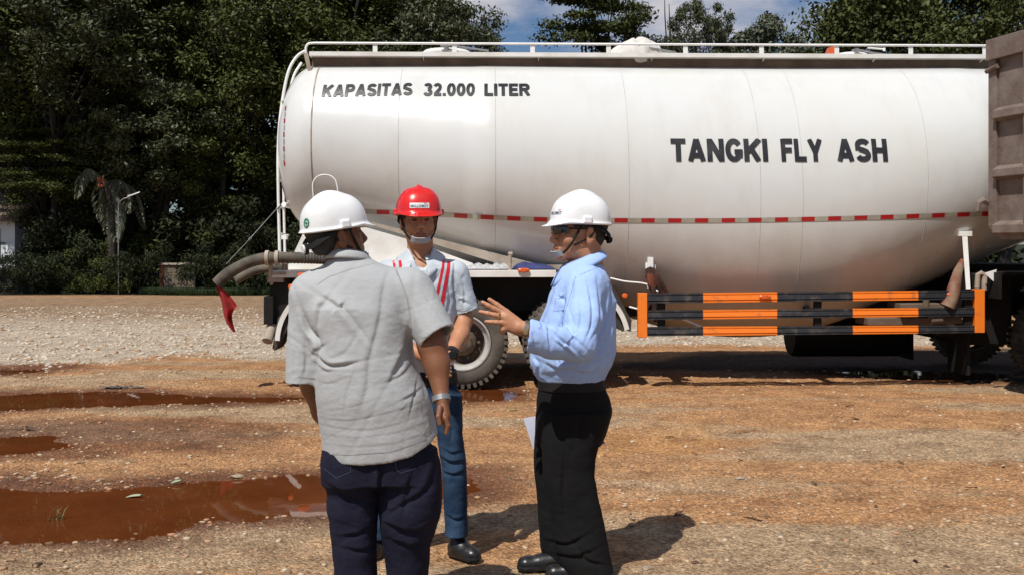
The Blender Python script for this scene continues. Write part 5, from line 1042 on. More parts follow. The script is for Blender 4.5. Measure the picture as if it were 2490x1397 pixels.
def decal(pts2, faces, mis, fn, bvh, name, mats, parent, root, off=.0009):
    """pts2 2-D verts, fn maps them to (origin, direction) rays cast on the surface"""
    out = []; bad = set()
    for i, (u, v) in enumerate(pts2):
        o_, d_ = fn(u, v); h_ = bvh.ray_cast(Vector(o_), Vector(d_))
        if h_[0] is None: bad.add(i)
        out.append(tuple(h_[0]-Vector(d_).normalized()*off-Vector(root)) if h_[0] else (0, 0, 0))
    mis = [m_ for m_, f_ in zip(mis, faces) if not bad & set(f_)]; faces = [f_ for f_ in faces if not bad & set(f_)]
    for i in bad: out[i] = out[faces[0][0]]
    me = bpy.data.meshes.new(name); me.from_pydata(out, [], faces); me.update()
    o = link(name, me, parent, mats); me.polygons.foreach_set('material_index', mis); return o
def rect2(x0, y0, x1, y1, nx, ny):
    P_ = [(x0+(x1-x0)*i/nx, y0+(y1-y0)*j/ny) for j in range(ny+1) for i in range(nx+1)]; return P_, [(j*(nx+1)+i, j*(nx+1)+i+1, (j+1)*(nx+1)+i+1, (j+1)*(nx+1)+i) for j in range(ny) for i in range(nx)]
def strap(pts, hd, w_=.008, th=.0018, name='chin_strap', mt='black_webbing', parent=None, root=None, local=True):
    pts = spline(pts, 6); W_ = [Vector(hd.w(tuple(p))) for p in pts] if local else pts; ctr = Vector(hd.w((0, .0, -.03))); mb = MB(); vs = []; fs = []
    for i, p in enumerate(W_):
        t = (W_[min(i+1, len(W_)-1)]-W_[max(0, i-1)]).normalized(); n_ = (p-ctr); n_ = (n_-t*n_.dot(t)).normalized(); s_ = t.cross(n_)
        for a_, b_ in ((-1, -1), (1, -1), (1, 1), (-1, 1)): vs.append(p+s_*w_*a_+n_*th*b_)
    for i in range(len(W_)-1):
        for j in range(4): fs.append((i*4+j, i*4+(j+1) % 4, i*4+4+(j+1) % 4, i*4+4+j))
    mb.add([v-Vector(root) for v in vs], fs); return mb.build(name, M[mt], parent, smooth=False)
def harness(hd, par, root, knob=None):
    s_ = hd.hs
    for sg in (-1, 1):
        strap([(sg*.094,.012,.045),(sg*.083,.028,.0),(sg*.070,.050,-.050),(sg*.048,.074,-.085),(sg*.024,.092,-.098)], hd, .0055, parent=par, root=root)
        strap([(sg*.090,-.045,.045),(sg*.086,-.03,-.01),(sg*.078,-.0,-.035),(sg*.068,.040,-.058)], hd, .0035, parent=par, root=root)
    strap([(-.044,.080,-.084),(-.030,.090,-.092),(-.014,.102,-.095),(0,.105,-.096),(.014,.102,-.095),(.030,.090,-.092),(.044,.080,-.084)], hd, .0155, .003, 'chin_pad', 'pad', par, root)
    strap([(-.088,-.03,.028),(-.083,-.075,.005),(-.05,-.112,-.018),(0,-.124,-.024),(.05,-.112,-.018),(.083,-.075,.005),(.088,-.03,.028)], hd, .011, .003, 'nape_band', parent=par, root=root)
def hair(hd, parent, root, low=-.062):
    def f(p):
        q = hd.loc(p); x, y, z = q; d = ell(q, (0,-.020,.036), (.0805,.099,.088)); d = smin(d, ell(q, (0,-.052,-.02), (.060,.050,.055)), .02)
        c = np.maximum(y-.045+.35*np.maximum(.0-z, 0), low-z); c = np.maximum(c, -ell((np.abs(x), y, z), (.085,.012,-.03), (.03,.045,.045))); return smax(d, c, .006)*hd.s
    V, Fq = snet(f, hd.c-.14*hd.s, hd.c+.14*hd.s, .0045); N = vnormals(V, Fq); V = wrinkle(V, N, .003, 160, 160, 60, 3); return pmesh('hair', V, Fq, parent, M['hair'], root)
def collar(c, R_, rt, rb, h, gap, tip, name, mt, parent, root, lean=0., n=60, back=0., drop=.0):
    """folded shirt collar round the neck at c, local frame R_ (y forward)"""
    vs = []; fs = []; rows = 7
    for i in range(n+1):
        u = i/n; a_ = gap+(2*math.pi-2*gap)*u; fr = 0.5+0.5*math.cos(a_); e = max(0, 1-min(u, 1-u)/.16)
        for j in range(rows):
            t = j/(rows-1)            # 0 inner bottom of the stand, .4 top fold, 1 leaf tip
            if t < .35: s_ = t/.35; r_ = rt*.97; z = -h*.75*(1-s_)
            else: s_ = (t-.35)/.65; r_ = rt+(rb-rt)*s_**.9+.004*math.sin(math.pi*s_); z = -(h+tip*e)*s_
            x = r_*math.sin(a_); y = r_*math.cos(a_)*1.08+tip*.5*e*max(0, s_ if t >= .35 else 0)
            z += lean*y-drop*fr
            vs.append(tuple(np.array([x, y, z])@R_.T+np.array(c)-np.array(root)))
    for i in range(n):
        for j in range(rows-1): fs.append((i*rows+j, (i+1)*rows+j, (i+1)*rows+j+1, i*rows+j+1))
    me = bpy.data.meshes.new(name); me.from_pydata(vs, [], fs); me.update(); o = link(name, me, parent, mt, True); sd_ = o.modifiers.new('s', 'SOLIDIFY'); sd_.thickness = .004; sd_.offset = 0
    return o
def shoe(heel, toe, name, parent, root, mt='leather', w_=.045, ank=.075):
    heel = Vector(heel); toe = Vector(toe); d_ = (toe-heel).normalized(); L_ = (toe-heel).length; sx_ = Vector((-d_.y, d_.x, 0))
    def f(p):
        u = (p[0]-heel.x)*d_.x+(p[1]-heel.y)*d_.y; v = (p[0]-heel.x)*sx_.x+(p[1]-heel.y)*sx_.y; z = p[2]; q = (u, v, z)
        d = cap(q, (.035,0,.035), (L_-.055,0,.026), w_*.86, w_*.96, (1,1,.85)); d = smin(d, cap(q, (.06,0,.05), (.05,0,ank+.03), .040, .036), .03); d = smin(d, cap(q, (.07,0,.055), (L_*.6,0,.035), .036, .03), .03)
        d = np.maximum(d, .014-z); sole = np.maximum(cap((u, v, z*0), (.036,0,0), (L_-.055,0,0), w_*.90, w_*1.02), np.abs(z-.009)-.009); return np.minimum(d, sole)
    lo, hi = bounds([heel, toe], .07); lo[2] = -.01; hi[2] = ank+.05; V, Fq = snet(f, lo, hi, .005); V = relax(V, Fq, 1); return pmesh(name, V, Fq, parent, M[mt], root)
def hand_part(p, segs, k=.006):
    d = None
    for a, b, ra, rb, S in segs:
        q = cap(p, a, b, ra, rb, S); d = q if d is None else smin(d, q, k)
    return d
def chain(pts, rs): return [(pts[i], pts[i+1], rs[i], rs[i+1], (1,1,1)) for i in range(len(pts)-1)]
def ringband(c, axis, r, w_, th, name, mt, parent, root, sq=1.):
    c = Vector(c); ax_ = Vector(axis).normalized(); u = ax_.orthogonal().normalized(); v = ax_.cross(u); mb = MB(); vs = []; fs = []; n = 28
    for j in range(n):
        a_ = 2*math.pi*j/n; d_ = u*math.cos(a_)+v*math.sin(a_)*sq
        for (rr_, ww) in ((r, -w_), (r+th, -w_), (r+th, w_), (r, w_)): vs.append(c+d_*rr_+ax_*ww-Vector(root))
    for j in range(n):
        for k_ in range(4): fs.append((j*4+k_, j*4+(k_+1) % 4, ((j+1) % n)*4+(k_+1) % 4, ((j+1) % n)*4+k_))
    mb.add(vs, fs); return mb.build(name, mt, parent)
def helmet_text(txt, hd, bvh, root, parent, az0, w_, z0, h_, mt, name='lettering', s_=1):
    me = text_mesh(txt, .03, 1.05, res=3); xs_ = [v.co.x for v in me.vertices]; ys_ = [v.co.y for v in me.vertices]; x0, x1, y0, y1 = min(xs_), max(xs_), min(ys_), max(ys_)
    P_ = [((v.co.x-x0)/(x1-x0)-.5, (v.co.y-y0)/(y1-y0)-.5) for v in me.vertices]; fs = [tuple(p.vertices) for p in me.polygons]
    return decal([(u*w_, v*h_+z0) for u, v in P_], fs, [0]*len(fs), hfn(hd, az0), bvh, name, mt, parent, root, .0016)
def hfn(hd, az0):
    c, s = math.cos(az0), math.sin(az0)
    def fn(u, v):
        # local: az0=0 front (+y). u to the wearer's left as read by a viewer in front
        d_ = np.array([s, c, 0.]); t_ = np.array([-c, s, 0.]) ; o_ = d_*.3+t_*u+np.array([0, 0, v]); return hd.w2(o_), -(hd.R@d_)
    return fn
Head.w2 = lambda s, p: np.array(p)@s.R.T*s.hs+s.c
hm_white = mat('hat_white', (.78,.79,.80), (.66,.66,.64), rough=.32, scale=7, coat=.25, lo=.5, hi=.8); hm_red = mat('hat_red', (.62,.014,.010), (.48,.020,.016), rough=.28, scale=7, coat=.35, lo=.5, hi=.8)
M['green'] = mat('emblem_green', (.0,.20,.12), rough=.4); M['navy_ink'] = mat('ink', (.02,.05,.09), rough=.5); M['sticker'] = mat('sticker', (.78,.8,.82), rough=.4); M['red_ink'] = mat('red_ink', (.5,.02,.02), rough=.5)
# =================================================================== person A, grey shirt, back to camera
px_decal_late = []; YA = 4.2; rootA = (P(930, 0, YA).x, YA, 0); A = empty('person', rootA, 0, 'man seen from behind in untucked grey short-sleeved shirt and navy jeans', 'person', 'men in hard hats talking')
hA = Head(P(818, 573, YA-.0), (.86, .51), 9, 1.06, roll=0); hA.hs = .965
skA = skin('skin_tan', (.21,.085,.038)); clA = cloth('grey_shirt', (.385,.395,.40), (.36,.37,.375), 2.5); jnA = cloth('navy_denim', (.009,.010,.022), (.015,.015,.030), 10, 30, .004)
nb = V3(*P(848, 668, YA))
def fA(p): d = hA.sdf(p); return smin(d, cap(p, V3(*P(832, 590, YA+.01)), V3(*P(848, 680, YA)), .060*1.06, .072), .03)
V, Fq = snet(fA, hA.c+V3(-.16,-.16,-.24), hA.c+V3(.16,.16,.14), .0035); tA = head_tint(np.stack(hA.loc(V.T), 1)); parts = [(V, Fq, tA)]
ra = [P(1030,770,4.14), P(1052,840,4.12), P(1062,885,4.10), P(1074,965,4.05)]
la = [P(748,880,4.26), P(762,935,4.29), P(785,1000,4.31), P(806,1045,4.33)]
def f(p):
    d = hand_part(p, chain(ra, [.056,.053,.046,.028]), .03); pm = cap(p, P(1076,975,4.045), P(1081,1012,4.02), .026, .030, (.8,1.2,1)); d = smin(d, pm, .02)
    return d
V1, F1 = snet(f, *bounds(ra+[P(1081,1030,4.02)], .075), .004)
fing = []
for i, dy_ in enumerate((-.030,-.011,.008,.026)):
    k0 = P(1084,1012-i*1.0,4.02)+Vector((0, dy_, 0)); k1 = P(1091-i,1030,4.02)+Vector((0, dy_*1.05, 0)); k2 = P(1089-i*2,1044+(4,6,3,-3)[i],4.02)+Vector((-.004, dy_*1.0, 0)); fing += chain([k0, k1, k2], [.0095,.0088,.0075])
fing += chain([P(1070,990,3.995), P(1066,1012,3.98), P(1070,1030,3.975)], [.012,.010,.008])
V2, F2 = snet(lambda p: hand_part(p, fing, .003), *bounds([q[0] for q in fing]+[q[1] for q in fing], .02), .0022)
V3a, F3 = snet(lambda p: hand_part(p, chain(la, [.054,.050,.042,.030]), .02), *bounds(la, .07), .0045)
parts += [(V1, F1, None), (V2, F2, None), (V3a, F3, None)]; 
def core(nk, ch, segs, hh=.012):
    return snet(lambda p: hand_part(p, segs, .03), *bounds([a[0] for a in segs]+[a[1] for a in segs], .15), hh)+(None,)
parts.append(core(0, 0, [(P(848,690,YA), P(860,1000,YA), .10, .12, (1,1,1)), (P(775,725,YA), P(990,720,YA), .055, .055, (1,1,1)), (P(775,725,YA), P(750,885,4.25), .05, .05, (1,1,1)), (P(990,720,YA), P(1030,775,4.14), .05, .053, (1,1,1)), (P(843,640,YA), P(850,720,YA), .055, .07, (1,1,1))]))
pmesh('body', *join(parts)[:2], A, skA, rootA, join(parts)[2])
hemA = [(760,1085),(785,1100),(830,1108),(900,1108),(950,1103),(1010,1090),(1050,1068),(1080,1040)]
tkA = smooth_knots(edges([(605,820,876,.05),(632,806,896,.08),(655,778,955,.11),(672,758,990,.125),(700,745,1012,.145),(760,750,1008,.165,-.01),(830,758,1003,.175,-.01),(880,764,1010,.18,-.01),(920,768,1024,.18,-.01),(960,770,1042,.185,-.01),(1010,775,1056,.185),(1060,782,1066,.18),(1130,790,1070,.175)], YA))
sL = (P(755,722,4.2), P(731,950,4.16)); sR = (P(1000,712,4.18), P(1068,830,4.10))
def shirtA(p, g=0.):
    d = stack(p, tkA, -.05, 2.3)-g; d = smin(d, cap(p, P(768,716,4.2), P(992,708,4.2), .088, .088)-g, .06); d = smin(d, cap(p, P(847,655,4.2), P(850,745,4.2), .055, .165)-g, .05)
    d = np.maximum(d, p[2]-P(0,618,4.2).z)
    dr = (sR[1]-sR[0]).normalized(); b = sR[0].lerp(sR[1], .92); cR = ((p[0]-b.x)*dr.x+(p[1]-b.y)*dr.y+(p[2]-b.z)*dr.z)+.10*(p[0]-b.x); cL = P(0,930,4.16).z-p[2]
    def sl(a_, b_, r0, r1, c_): o = np.maximum(cap(p, a_, b_, r0, r1), c_); return np.maximum(o, -np.maximum(cap(p, a_, b_, r0-.009, r1-.009), -c_-.045)) if not g else cap(p, a_, b_, r0, r1)-g
    return smins(.03, d, sl(sL[0], sL[1], .082, .064, cL), sl(sR[0], sR[1], .088, .076, cR))
def f(p):
    d = shirtA(p); px = CX+p[0]/YA*F; zh = H-(np.interp(px, [a[0] for a in hemA], [a[1] for a in hemA]).astype(f32)-CY)*(YA/F)
    d = np.maximum(d, zh-p[2]); tb = stack(p, tkA, -.05, 2.3)+.010; return np.maximum(d, -np.maximum(tb, p[2]-zh-.035))
V, Fq = snet(f, V3(P(690,0,4.2).x-.03, 3.92, P(0,1120,4.2).z-.02), V3(P(1105,0,4.2).x+.02, 4.47, P(0,620,4.2).z), .0044); V = relax(V, Fq, 2); N = vnormals(V, Fq)
FA = [([(768,800),(772,750),(788,728)], .024, 7), ([(796,724),(815,736),(838,760),(864,794),(893,832)], .026, 7), ([(732,762),(746,800),(770,832),(768,868)], .036, 6), ([(757,860),(775,842),(790,835)], .010, 5),
 ([(936,672),(926,716),(920,766),(909,815),(893,875),(888,940),(866,1010)], .010, 9), ([(953,631),(970,672),(993,730),(1002,790)], .011, 4.5), ([(992,790),(985,840),(966,885),(950,915)], .024, 8), ([(1003,800),(1016,850),(1025,900),(1030,960),(1045,1000)], .012, 5),
 ([(768,862),(800,884),(830,884),(862,878)], .024, 5), ([(765,880),(790,898),(815,900)], .010, 5), ([(778,925),(800,930),(845,915)], .006, 5), ([(800,870),(840,850),(870,800)], .006, 7),
 ([(772,1011),(830,1020),(900,1012),(1007,983),(1040,960)], .007, 4), ([(778,1030),(850,1042),(930,1038),(1039,1005)], .007, 4), ([(785,1052),(860,1062),(960,1050),(1055,1020)], .006, 4), ([(790,1078),(870,1084),(960,1075),(1050,1048)], .006, 4), ([(784,1000),(860,985),(960,955)], .005, 4),
 ([(975,971),(1005,955),(1031,935)], .009, 4), ([(995,1007),(1007,952),(1012,920)], .008, 4), ([(965,1010),(985,985),(1010,975)], .007, 4), ([(940,925),(975,910),(1000,880)], .008, 5), ([(820,660),(880,645),(950,633)], .0025, 2.2), ([(1020,700),(1050,745),(1078,780)], .007, 5), ([(1000,720),(1020,770),(1030,810)], .008, 5), ([(1022,818),(1060,804),(1094,782)], .003, 2),
 ([(708,790),(714,850),(712,900)], .007, 5), ([(738,830),(742,880),(735,915)], .008, 5), ([(700,915),(735,922),(768,922)], .003, 2), ([(860,900),(840,960),(836,1000)], .006, 6), ([(1010,1040),(1040,1060),(1058,1030)], .006, 4)]
V = folds(V, N, [(a_, b_*((.17 if a_[0][1] > 970 else .32) if b_ < .0075 else .50), c_*(.72 if b_ < .0075 else .95)) for a_, b_, c_ in FA], YA); N = vnormals(V, Fq); V = wrinkle(V, N, .0055, 7, 7, 5, 5); V = wrinkle(V, N, .0010, 14, 14, 20, 6); V = ridges(V, vnormals(V, Fq), .0010, 8, 77, (1,1,1.6)); V = ridges(V, vnormals(V, Fq), .0007, 20, 78, (.8,1,2.4)); V = relax(V, Fq, 1, .3); oA = pmesh('shirt', V, Fq, A, clA, rootA)
px_decal_late.append((oA, rootA, V, Fq, [[(770,692),(800,672),(850,655),(905,641),(962,630)]], (.34,.34,.33), 1.6)); px_decal_late.append((oA, rootA, V, Fq, [[(955,640),(972,675),(988,720),(996,760),(1000,800)],[(724,915),(745,918),(766,918)],[(1024,822),(1060,808),(1092,786)],[(795,1103),(850,1105),(950,1098),(1040,1066)]], (.30,.30,.29), 1.3))
collar(P(847, 612, YA+.005), np.array(Matrix.Rotation(math.radians(-14), 3, 'Z')), .068, .092, .040, .35, .02, 'collar', clA, oA, rootA, lean=-.18)
hp = smooth_knots(edges([(1000,810,1010,.14),(1050,806,1030,.15),(1085,796,1050,.16),(1120,790,1064,.16),(1165,791,1070,.15)], YA))
lL = smooth_knots(edges([(1080,796,930,.12),(1130,790,926,.125),(1200,794,922,.115),(1260,801,919,.105),(1330,808,914,.095),(1397,815,919,.09),(1460,818,914,.09),(1530,818,918,.095)], YA))
lR = smooth_knots(edges([(1090,925,1062,.12),(1130,924,1072,.125),(1200,922,1076,.12,-.01),(1245,922,1073,.115,-.01),(1290,926,1058,.105),(1330,932,1046,.10,.02),(1397,937,1040,.09,.03),(1460,940,1038,.09,.03),(1530,938,1040,.095,.03)], YA))
V, Fq = snet(lambda p: np.maximum(smin(smin(stack(p, hp, 0, 2.5), stack(p, lL, 0, 2.3), .05), stack(p, lR, 0, 2.3), .008), p[2]-P(0,1045,4.2).z), V3(P(780,0,4.2).x-.03, 3.95, .02), V3(P(1085,0,4.2).x+.02, 4.42, P(0,1040,4.2).z), .0055); V = relax(V, Fq, 1); N = vnormals(V, Fq)
V = folds(V, N, [([(800,1175),(850,1205),(905,1215)], .010, 6), ([(830,1300),(870,1296),(912,1270)], .009, 5), ([(1060,1120),(1030,1190),(960,1235)], .010, 7), ([(940,1270),(990,1290),(1040,1285)], .010, 6), ([(920,1120),(922,1160),(920,1230)], .014, 6), ([(840,1330),(880,1335),(915,1320)], .008, 5), ([(950,1310),(1000,1325),(1040,1310)], .008, 5), ([(1000,1150),(985,1200),(975,1260)], .007, 8)], YA)
V = wrinkle(V, vnormals(V, Fq), .006, 9, 9, 14, 15); oT = pmesh('jeans', V, Fq, A, jnA, rootA)
bv = BVHTree.FromPolygons([tuple(v) for v in V], [tuple(int(i) for i in f_) for f_ in Fq]); cam0 = Vector((0, 0, H))
def px_decal(pls, w_, name, mt, parent, root, bvh, off=.002):
    P_ = []; fs = []
    for pl in pls:
        pts = [Vector((q[0], q[1], 0)) for q in pl]; q2 = []
        for i in range(len(pts)-1):
            n_ = max(2, int((pts[i+1]-pts[i]).length/6)); q2 += [pts[i].lerp(pts[i+1], j/n_) for j in range(n_)]
        q2.append(pts[-1]); o0 = len(P_)
        for i, p in enumerate(q2):
            t = (q2[min(i+1, len(q2)-1)]-q2[max(0, i-1)]).normalized(); n_ = Vector((-t.y, t.x, 0))*w_/2; P_ += [(p.x-n_.x, p.y-n_.y), (p.x, p.y), (p.x+n_.x, p.y+n_.y)]
        for i in range(len(q2)-1): fs += [(o0+3*i, o0+3*i+3, o0+3*i+4, o0+3*i+1), (o0+3*i+1, o0+3*i+4, o0+3*i+5, o0+3*i+2)]
    fn = lambda u, v: (tuple(cam0), tuple((P(u, v, 1.)-cam0).normalized())); return decal(P_, fs, [0]*len(fs), fn, bvh, name, mt, parent, root, off)
stitch = cloth('stitching', (.07,.08,.13), (.05,.06,.1))
px_decal([[(787,1137),(818,1161),(853,1146),(851,1112)]], 1.6, 'back_pocket', stitch, oT, rootA, bv); px_decal([[(960,1120),(964,1141),(975,1149),(1010,1138)]], 1.6, 'back_pocket', stitch, oT, rootA, bv)
for hx, tx in (((P(868,0,4.24).x, 4.13), (P(850,0,4.3).x, 4.42)), ((P(990,0,4.24).x, 4.16), (P(1010,0,4.3).x, 4.45))): shoe((hx[0], hx[1], 0), (tx[0], tx[1], 0), 'shoe', A, rootA)
ringband(P(1073,968,4.05), P(1074,965,4.05)-P(1062,885,4.1), .032, .010, .004, 'wristwatch', M['steel'], A, rootA)
oH, bvA = helmet(hA, A, rootA, hm_white, 0, 'white hard hat with a round green gear emblem on its back'); harness(hA, oH, rootA); hair(hA, A, rootA)
# round emblem: ring with teeth and a cross
pts = []; fs = []; n = 44
for i in range(n):
    a_ = 2*math.pi*i/n; ro = .0185 if i % 4 in (0, 1) else .0155
    for r_ in (.0105, .013, ro): pts.append((r_*math.cos(a_), .070+r_*math.sin(a_)))
for i in range(n):
    j = (i+1) % n
    for k_ in (0, 1): fs.append((i*3+k_, i*3+k_+1, j*3+k_+1, j*3+k_))
b0 = len(pts); pts += [(-.0075,.0675),(.0075,.0675),(.0075,.0725),(-.0075,.0725),(-.0025,.0625),(.0025,.0625),(.0025,.0674),(-.0025,.0674),(-.0025,.0726),(.0025,.0726),(.0025,.0775),(-.0025,.0775)]; fs += [(b0,b0+1,b0+2,b0+3),(b0+4,b0+5,b0+6,b0+7),(b0+8,b0+9,b0+10,b0+11)]
decal([(u*1.15, .070+(v-.070)*1.15) for u, v in pts], fs, [0]*len(fs), hfn(hA, math.pi-.28), bvA, 'emblem', M['green'], oH, rootA, .0014)
def knobm(hd, parent, root, mt, loc=(0,-.126,-.030), r_=.017):
    mb = MB(); mb.lathe([(0,-.012),(r_*.8,-.012),(r_,-.009),(r_,.008)], (0,0,0), 'y', 24, 0); v = [Vector(hd.w(np.array(q)+np.array(loc)))-Vector(root) for q in mb.v]; mb.v = [tuple(q) for q in v]; mb.build('ratchet_knob', mt, parent, smooth=True)
    mb = MB(); mb.lathe([(r_*1.0,-.006),(r_*1.25,-.005),(r_*1.3,.006),(r_*.9,.008)], (0,0,0), 'y', 24, 0); v = [Vector(hd.w(np.array(q)+np.array(loc)))-Vector(root) for q in mb.v]; mb.v = [tuple(q) for q in v]; mb.build('knob_rim', M['black_webbing'], parent, smooth=True)
knobm(hA, oH, rootA, M['pad'] if 0 else M['sticker'])
# =================================================================== person B, red hard hat
YB = 5.35; rootB = (P(1025, 0, YB).x, YB, 0); B = empty('person', rootB, 0, 'man in red hard hat and red-striped pale shirt, facing the camera', 'person', 'men in hard hats talking')
hB = Head(P(1018, 538, YB-.02), (.20, -.98), 2, 1.06); hB.hs = .99
skB = skin('skin_brown', (.47,.215,.11)); clB = cloth('pale_shirt', (.52,.57,.60), (.40,.44,.47), 5); jnB = cloth('blue_denim', (.013,.030,.064), (.048,.092,.165), 5, 30, .004, lo=.4, hi=.75)
def f(p): d = hB.sdf(p); d = smin(d, cap(p, V3(*P(1021, 560, YB)), V3(*P(1023, 640, YB+.02)), .060, .072), .025); return smin(d, ell(p, P(1023,655,YB), (.13,.08,.07)), .03)
V, Fq = snet(f, hB.c+V3(-.17,-.16,-.32), hB.c+V3(.17,.16,.14), .0035); parts = [(V, Fq, head_tint(np.stack(hB.loc(V.T), 1)))]
rb = [P(1112,690,5.36), P(1128,775,5.36), P(1119,812,5.28), P(1096,862,5.14)]; lb = [P(935,690,5.36), P(918,780,5.36), P(945,820,5.28), P(1040,868,5.13)]
for ch in (rb, lb):
    Vx, Fx = snet(lambda p: hand_part(p, chain(ch, [.050,.044,.043,.029]), .02), *bounds(ch, .065), .0045); parts.append((Vx, Fx, None))
w0 = Vector(rb[3]); sg = []
sg.append((w0, w0+Vector((-.055,-.02,-.045)), .026, .030, (1,1,1))); 
for i in range(4): b_ = w0+Vector((-.045-.012*i*.3, -.035+.004*i, -.030-.018*i)); sg += chain([b_, b_+Vector((-.035,-.008,-.012)), b_+Vector((-.055,.012,-.018))], [.010,.0095,.008])
w1 = Vector(lb[3]); sg.append((w1, w1+Vector((.055,-.01,-.035)), .026, .030, (1,1,1)))
for i in range(4): b_ = w1+Vector((.045, -.02, -.015-.018*i)); sg += chain([b_, b_+Vector((.04,-.02,-.01)), b_+Vector((.065,-.005,-.015))], [.010,.0095,.008])
sg += chain([w0+Vector((-.02,-.02,-.005)), w0+Vector((-.05,-.045,.0)), w0+Vector((-.075,-.05,-.01))], [.013,.011,.009])
Vx, Fx = snet(lambda p: hand_part(p, sg, .004), *bounds([q[0] for q in sg]+[q[1] for q in sg], .04), .003); parts.append((Vx, Fx, None)); j_ = join(parts); pmesh('body', j_[0], j_[1], B, skB, rootB, j_[2])
tkB = smooth_knots(edges([(600,995,1052,.05),(622,980,1068,.08),(636,962,1088,.10),(650,945,1110,.11),(690,938,1112,.125),(740,940,1110,.13),(800,944,1108,.13),(860,948,1104,.13),(900,950,1100,.125)], YB))
sRB = (P(1107,668,5.36), P(1141,775,5.36)); sLB = (P(942,668,5.36), P(908,775,5.36))
def shirtB(p, g=0.):
    d = stack(p, tkB, 0, 2.3)-g; d = smin(d, cap(p, P(950,668,5.37), P(1102,668,5.37), .066, .066)-g, .05); d = smin(d, cap(p, P(1023,640,5.38), P(1023,696,5.36), .05, .125)-g, .05)
    return smins(.025, d, cap(p, *sRB, .068, .060)-g, cap(p, *sLB, .068, .060)-g)
def f(p):
    d = shirtB(p); cut = p[2]*0-1
    for s_, sgn in ((sRB, 1), (sLB, -1)):
        b = s_[0].lerp(s_[1], .84); dr = Vector((.35*sgn, 0, -1)).normalized(); c_ = (p[0]-b.x)*dr.x+(p[2]-b.z)*dr.z; sd_ = (p[0]-P(1023+sgn*87,0,YB).x)*sgn > 0; cut = np.maximum(cut, np.where(sd_, c_, -1))
    d = np.maximum(d, cut); inn = shirtB(p, -.009); d = np.maximum(d, -np.maximum(inn, np.where(cut > -.9, -cut-.035, 1)))
    # open neck
    return smax(d, -cap(p, P(1023,600,YB-.02), P(1027,640,YB-.10), .062, .030), .01)
V, Fq = snet(f, V3(P(895,0,YB).x, YB-.19, P(0,900,YB).z), V3(P(1175,0,YB).x, YB+.2, P(0,600,YB).z), .0045); V = relax(V, Fq, 2); N = vnormals(V, Fq)
V = folds(V, N, [([(1102,650),(1100,690),(1104,730),(1100,775)], .010, 4), ([(1085,680),(1090,720),(1084,760)], .006, 4), ([(1120,680),(1128,710),(1124,745)], .006, 4), ([(1028,640),(1032,700),(1034,760),(1036,860)], .004, 2.5), ([(1075,770),(1060,800),(1050,830)], .008, 4), ([(1096,800),(1080,820),(1070,850)], .008, 4), ([(1108,755),(1135,755),(1158,738)], .003, 2), ([(1070,660),(1050,690),(1046,720)], .005, 4), ([(1108,700),(1120,725),(1140,735)], .006, 3.5)], YB)
V = wrinkle(V, vnormals(V, Fq), .005, 12, 12, 14, 25); V = ridges(V, vnormals(V, Fq), .002, 12, 79); V = relax(V, Fq, 1, .3); oB = pmesh('shirt', V, Fq, B, clB, rootB)
bvB = BVHTree.FromPolygons([tuple(v) for v in V], [tuple(int(i) for i in f_) for f_ in Fq])
M['braid_red'] = cloth('braid_red', (.62,.02,.04), (.5,.015,.03)); M['braid_grey'] = cloth('braid_grey', (.50,.53,.55), (.4,.43,.45))
for pls, w_, mt in (([[(1081,612),(1077,650),(1066,700),(1054,760),(1050,860)]], 6, 'braid_red'), ([[(1087,612),(1083,655),(1073,705),(1062,765),(1058,860)]], 6, 'braid_grey'), ([[(1094,616),(1090,655),(1081,705),(1070,770),(1066,860)]], 8, 'braid_red'),
    ([[(955,622),(958,640),(965,700),(972,860)]], 6, 'braid_red'), ([[(962,618),(965,640),(973,700),(980,860)]], 6, 'braid_grey'), ([[(969,612),(973,640),(981,700),(988,860)]], 7, 'braid_red')):
    px_decal(pls, w_, 'braid_stripe', M[mt], oB, rootB, bvB, .003)
px_decal([[(1038,640),(1038.5,641)],[(1040,680),(1040.5,681)],[(1041,720),(1041.5,721)]], 4, 'button', M['sticker'], oB, rootB, bvB, .004)
px_decal_late.append((oB, rootB, V, Fq, [[(1036,672),(1036.5,700),(1038,780),(1040,860)],[(1103,640),(1104,690),(1102,750)],[(1112,752),(1136,748),(1158,732)]], (.34,.37,.40), 1.3))
collar(P(1023, 612, YB-.0), np.array(Matrix.Rotation(math.pi, 3, 'Z')), .069, .122, .036, .42, .046, 'collar', clB, oB, rootB, lean=-.30, drop=.0)
mb = MB(); 
hpB = smooth_knots(edges([(880,950,1102,.125),(930,952,1112,.13),(990,956,1120,.13)], YB)); l1 = smooth_knots(edges([(960,1040,1121,.095),(1000,1052,1124,.09),(1079,1066,1127,.085),(1119,1072,1134,.08),(1199,1078,1137,.075),(1279,1082,1137,.07),(1300,1080,1138,.075)], 5.3)); l2 = smooth_knots(edges([(960,955,1038,.095),(1000,950,1030,.09),(1100,930,998,.085),(1200,912,972,.075),(1296,898,953,.07),(1306,897,954,.07)], YB))
V, Fq = snet(lambda p: smins(.03, stack(p, hpB, 0, 2.4), stack(p, l1, 0, 2.3), stack(p, l2, 0, 2.3)), V3(P(885,0,YB).x, YB-.2, .03), V3(P(1150,0,YB).x, YB+.18, P(0,880,YB).z), .005); V = relax(V, Fq, 1); N = vnormals(V, Fq)
V = folds(V, N, [([(1072,1110),(1100,1122),(1132,1118)], .009, 4), ([(1076,1145),(1105,1152),(1134,1140)], .008, 4), ([(1080,1090),(1100,1100),(1120,1095)], .006, 4), ([(1085,1250),(1110,1262),(1134,1252)], .007, 4), ([(1090,1000),(1095,1040),(1092,1080)], .005, 5)], YB); V = wrinkle(V, vnormals(V, Fq), .005, 10, 10, 18, 35); pmesh('jeans', V, Fq, B, jnB, rootB)
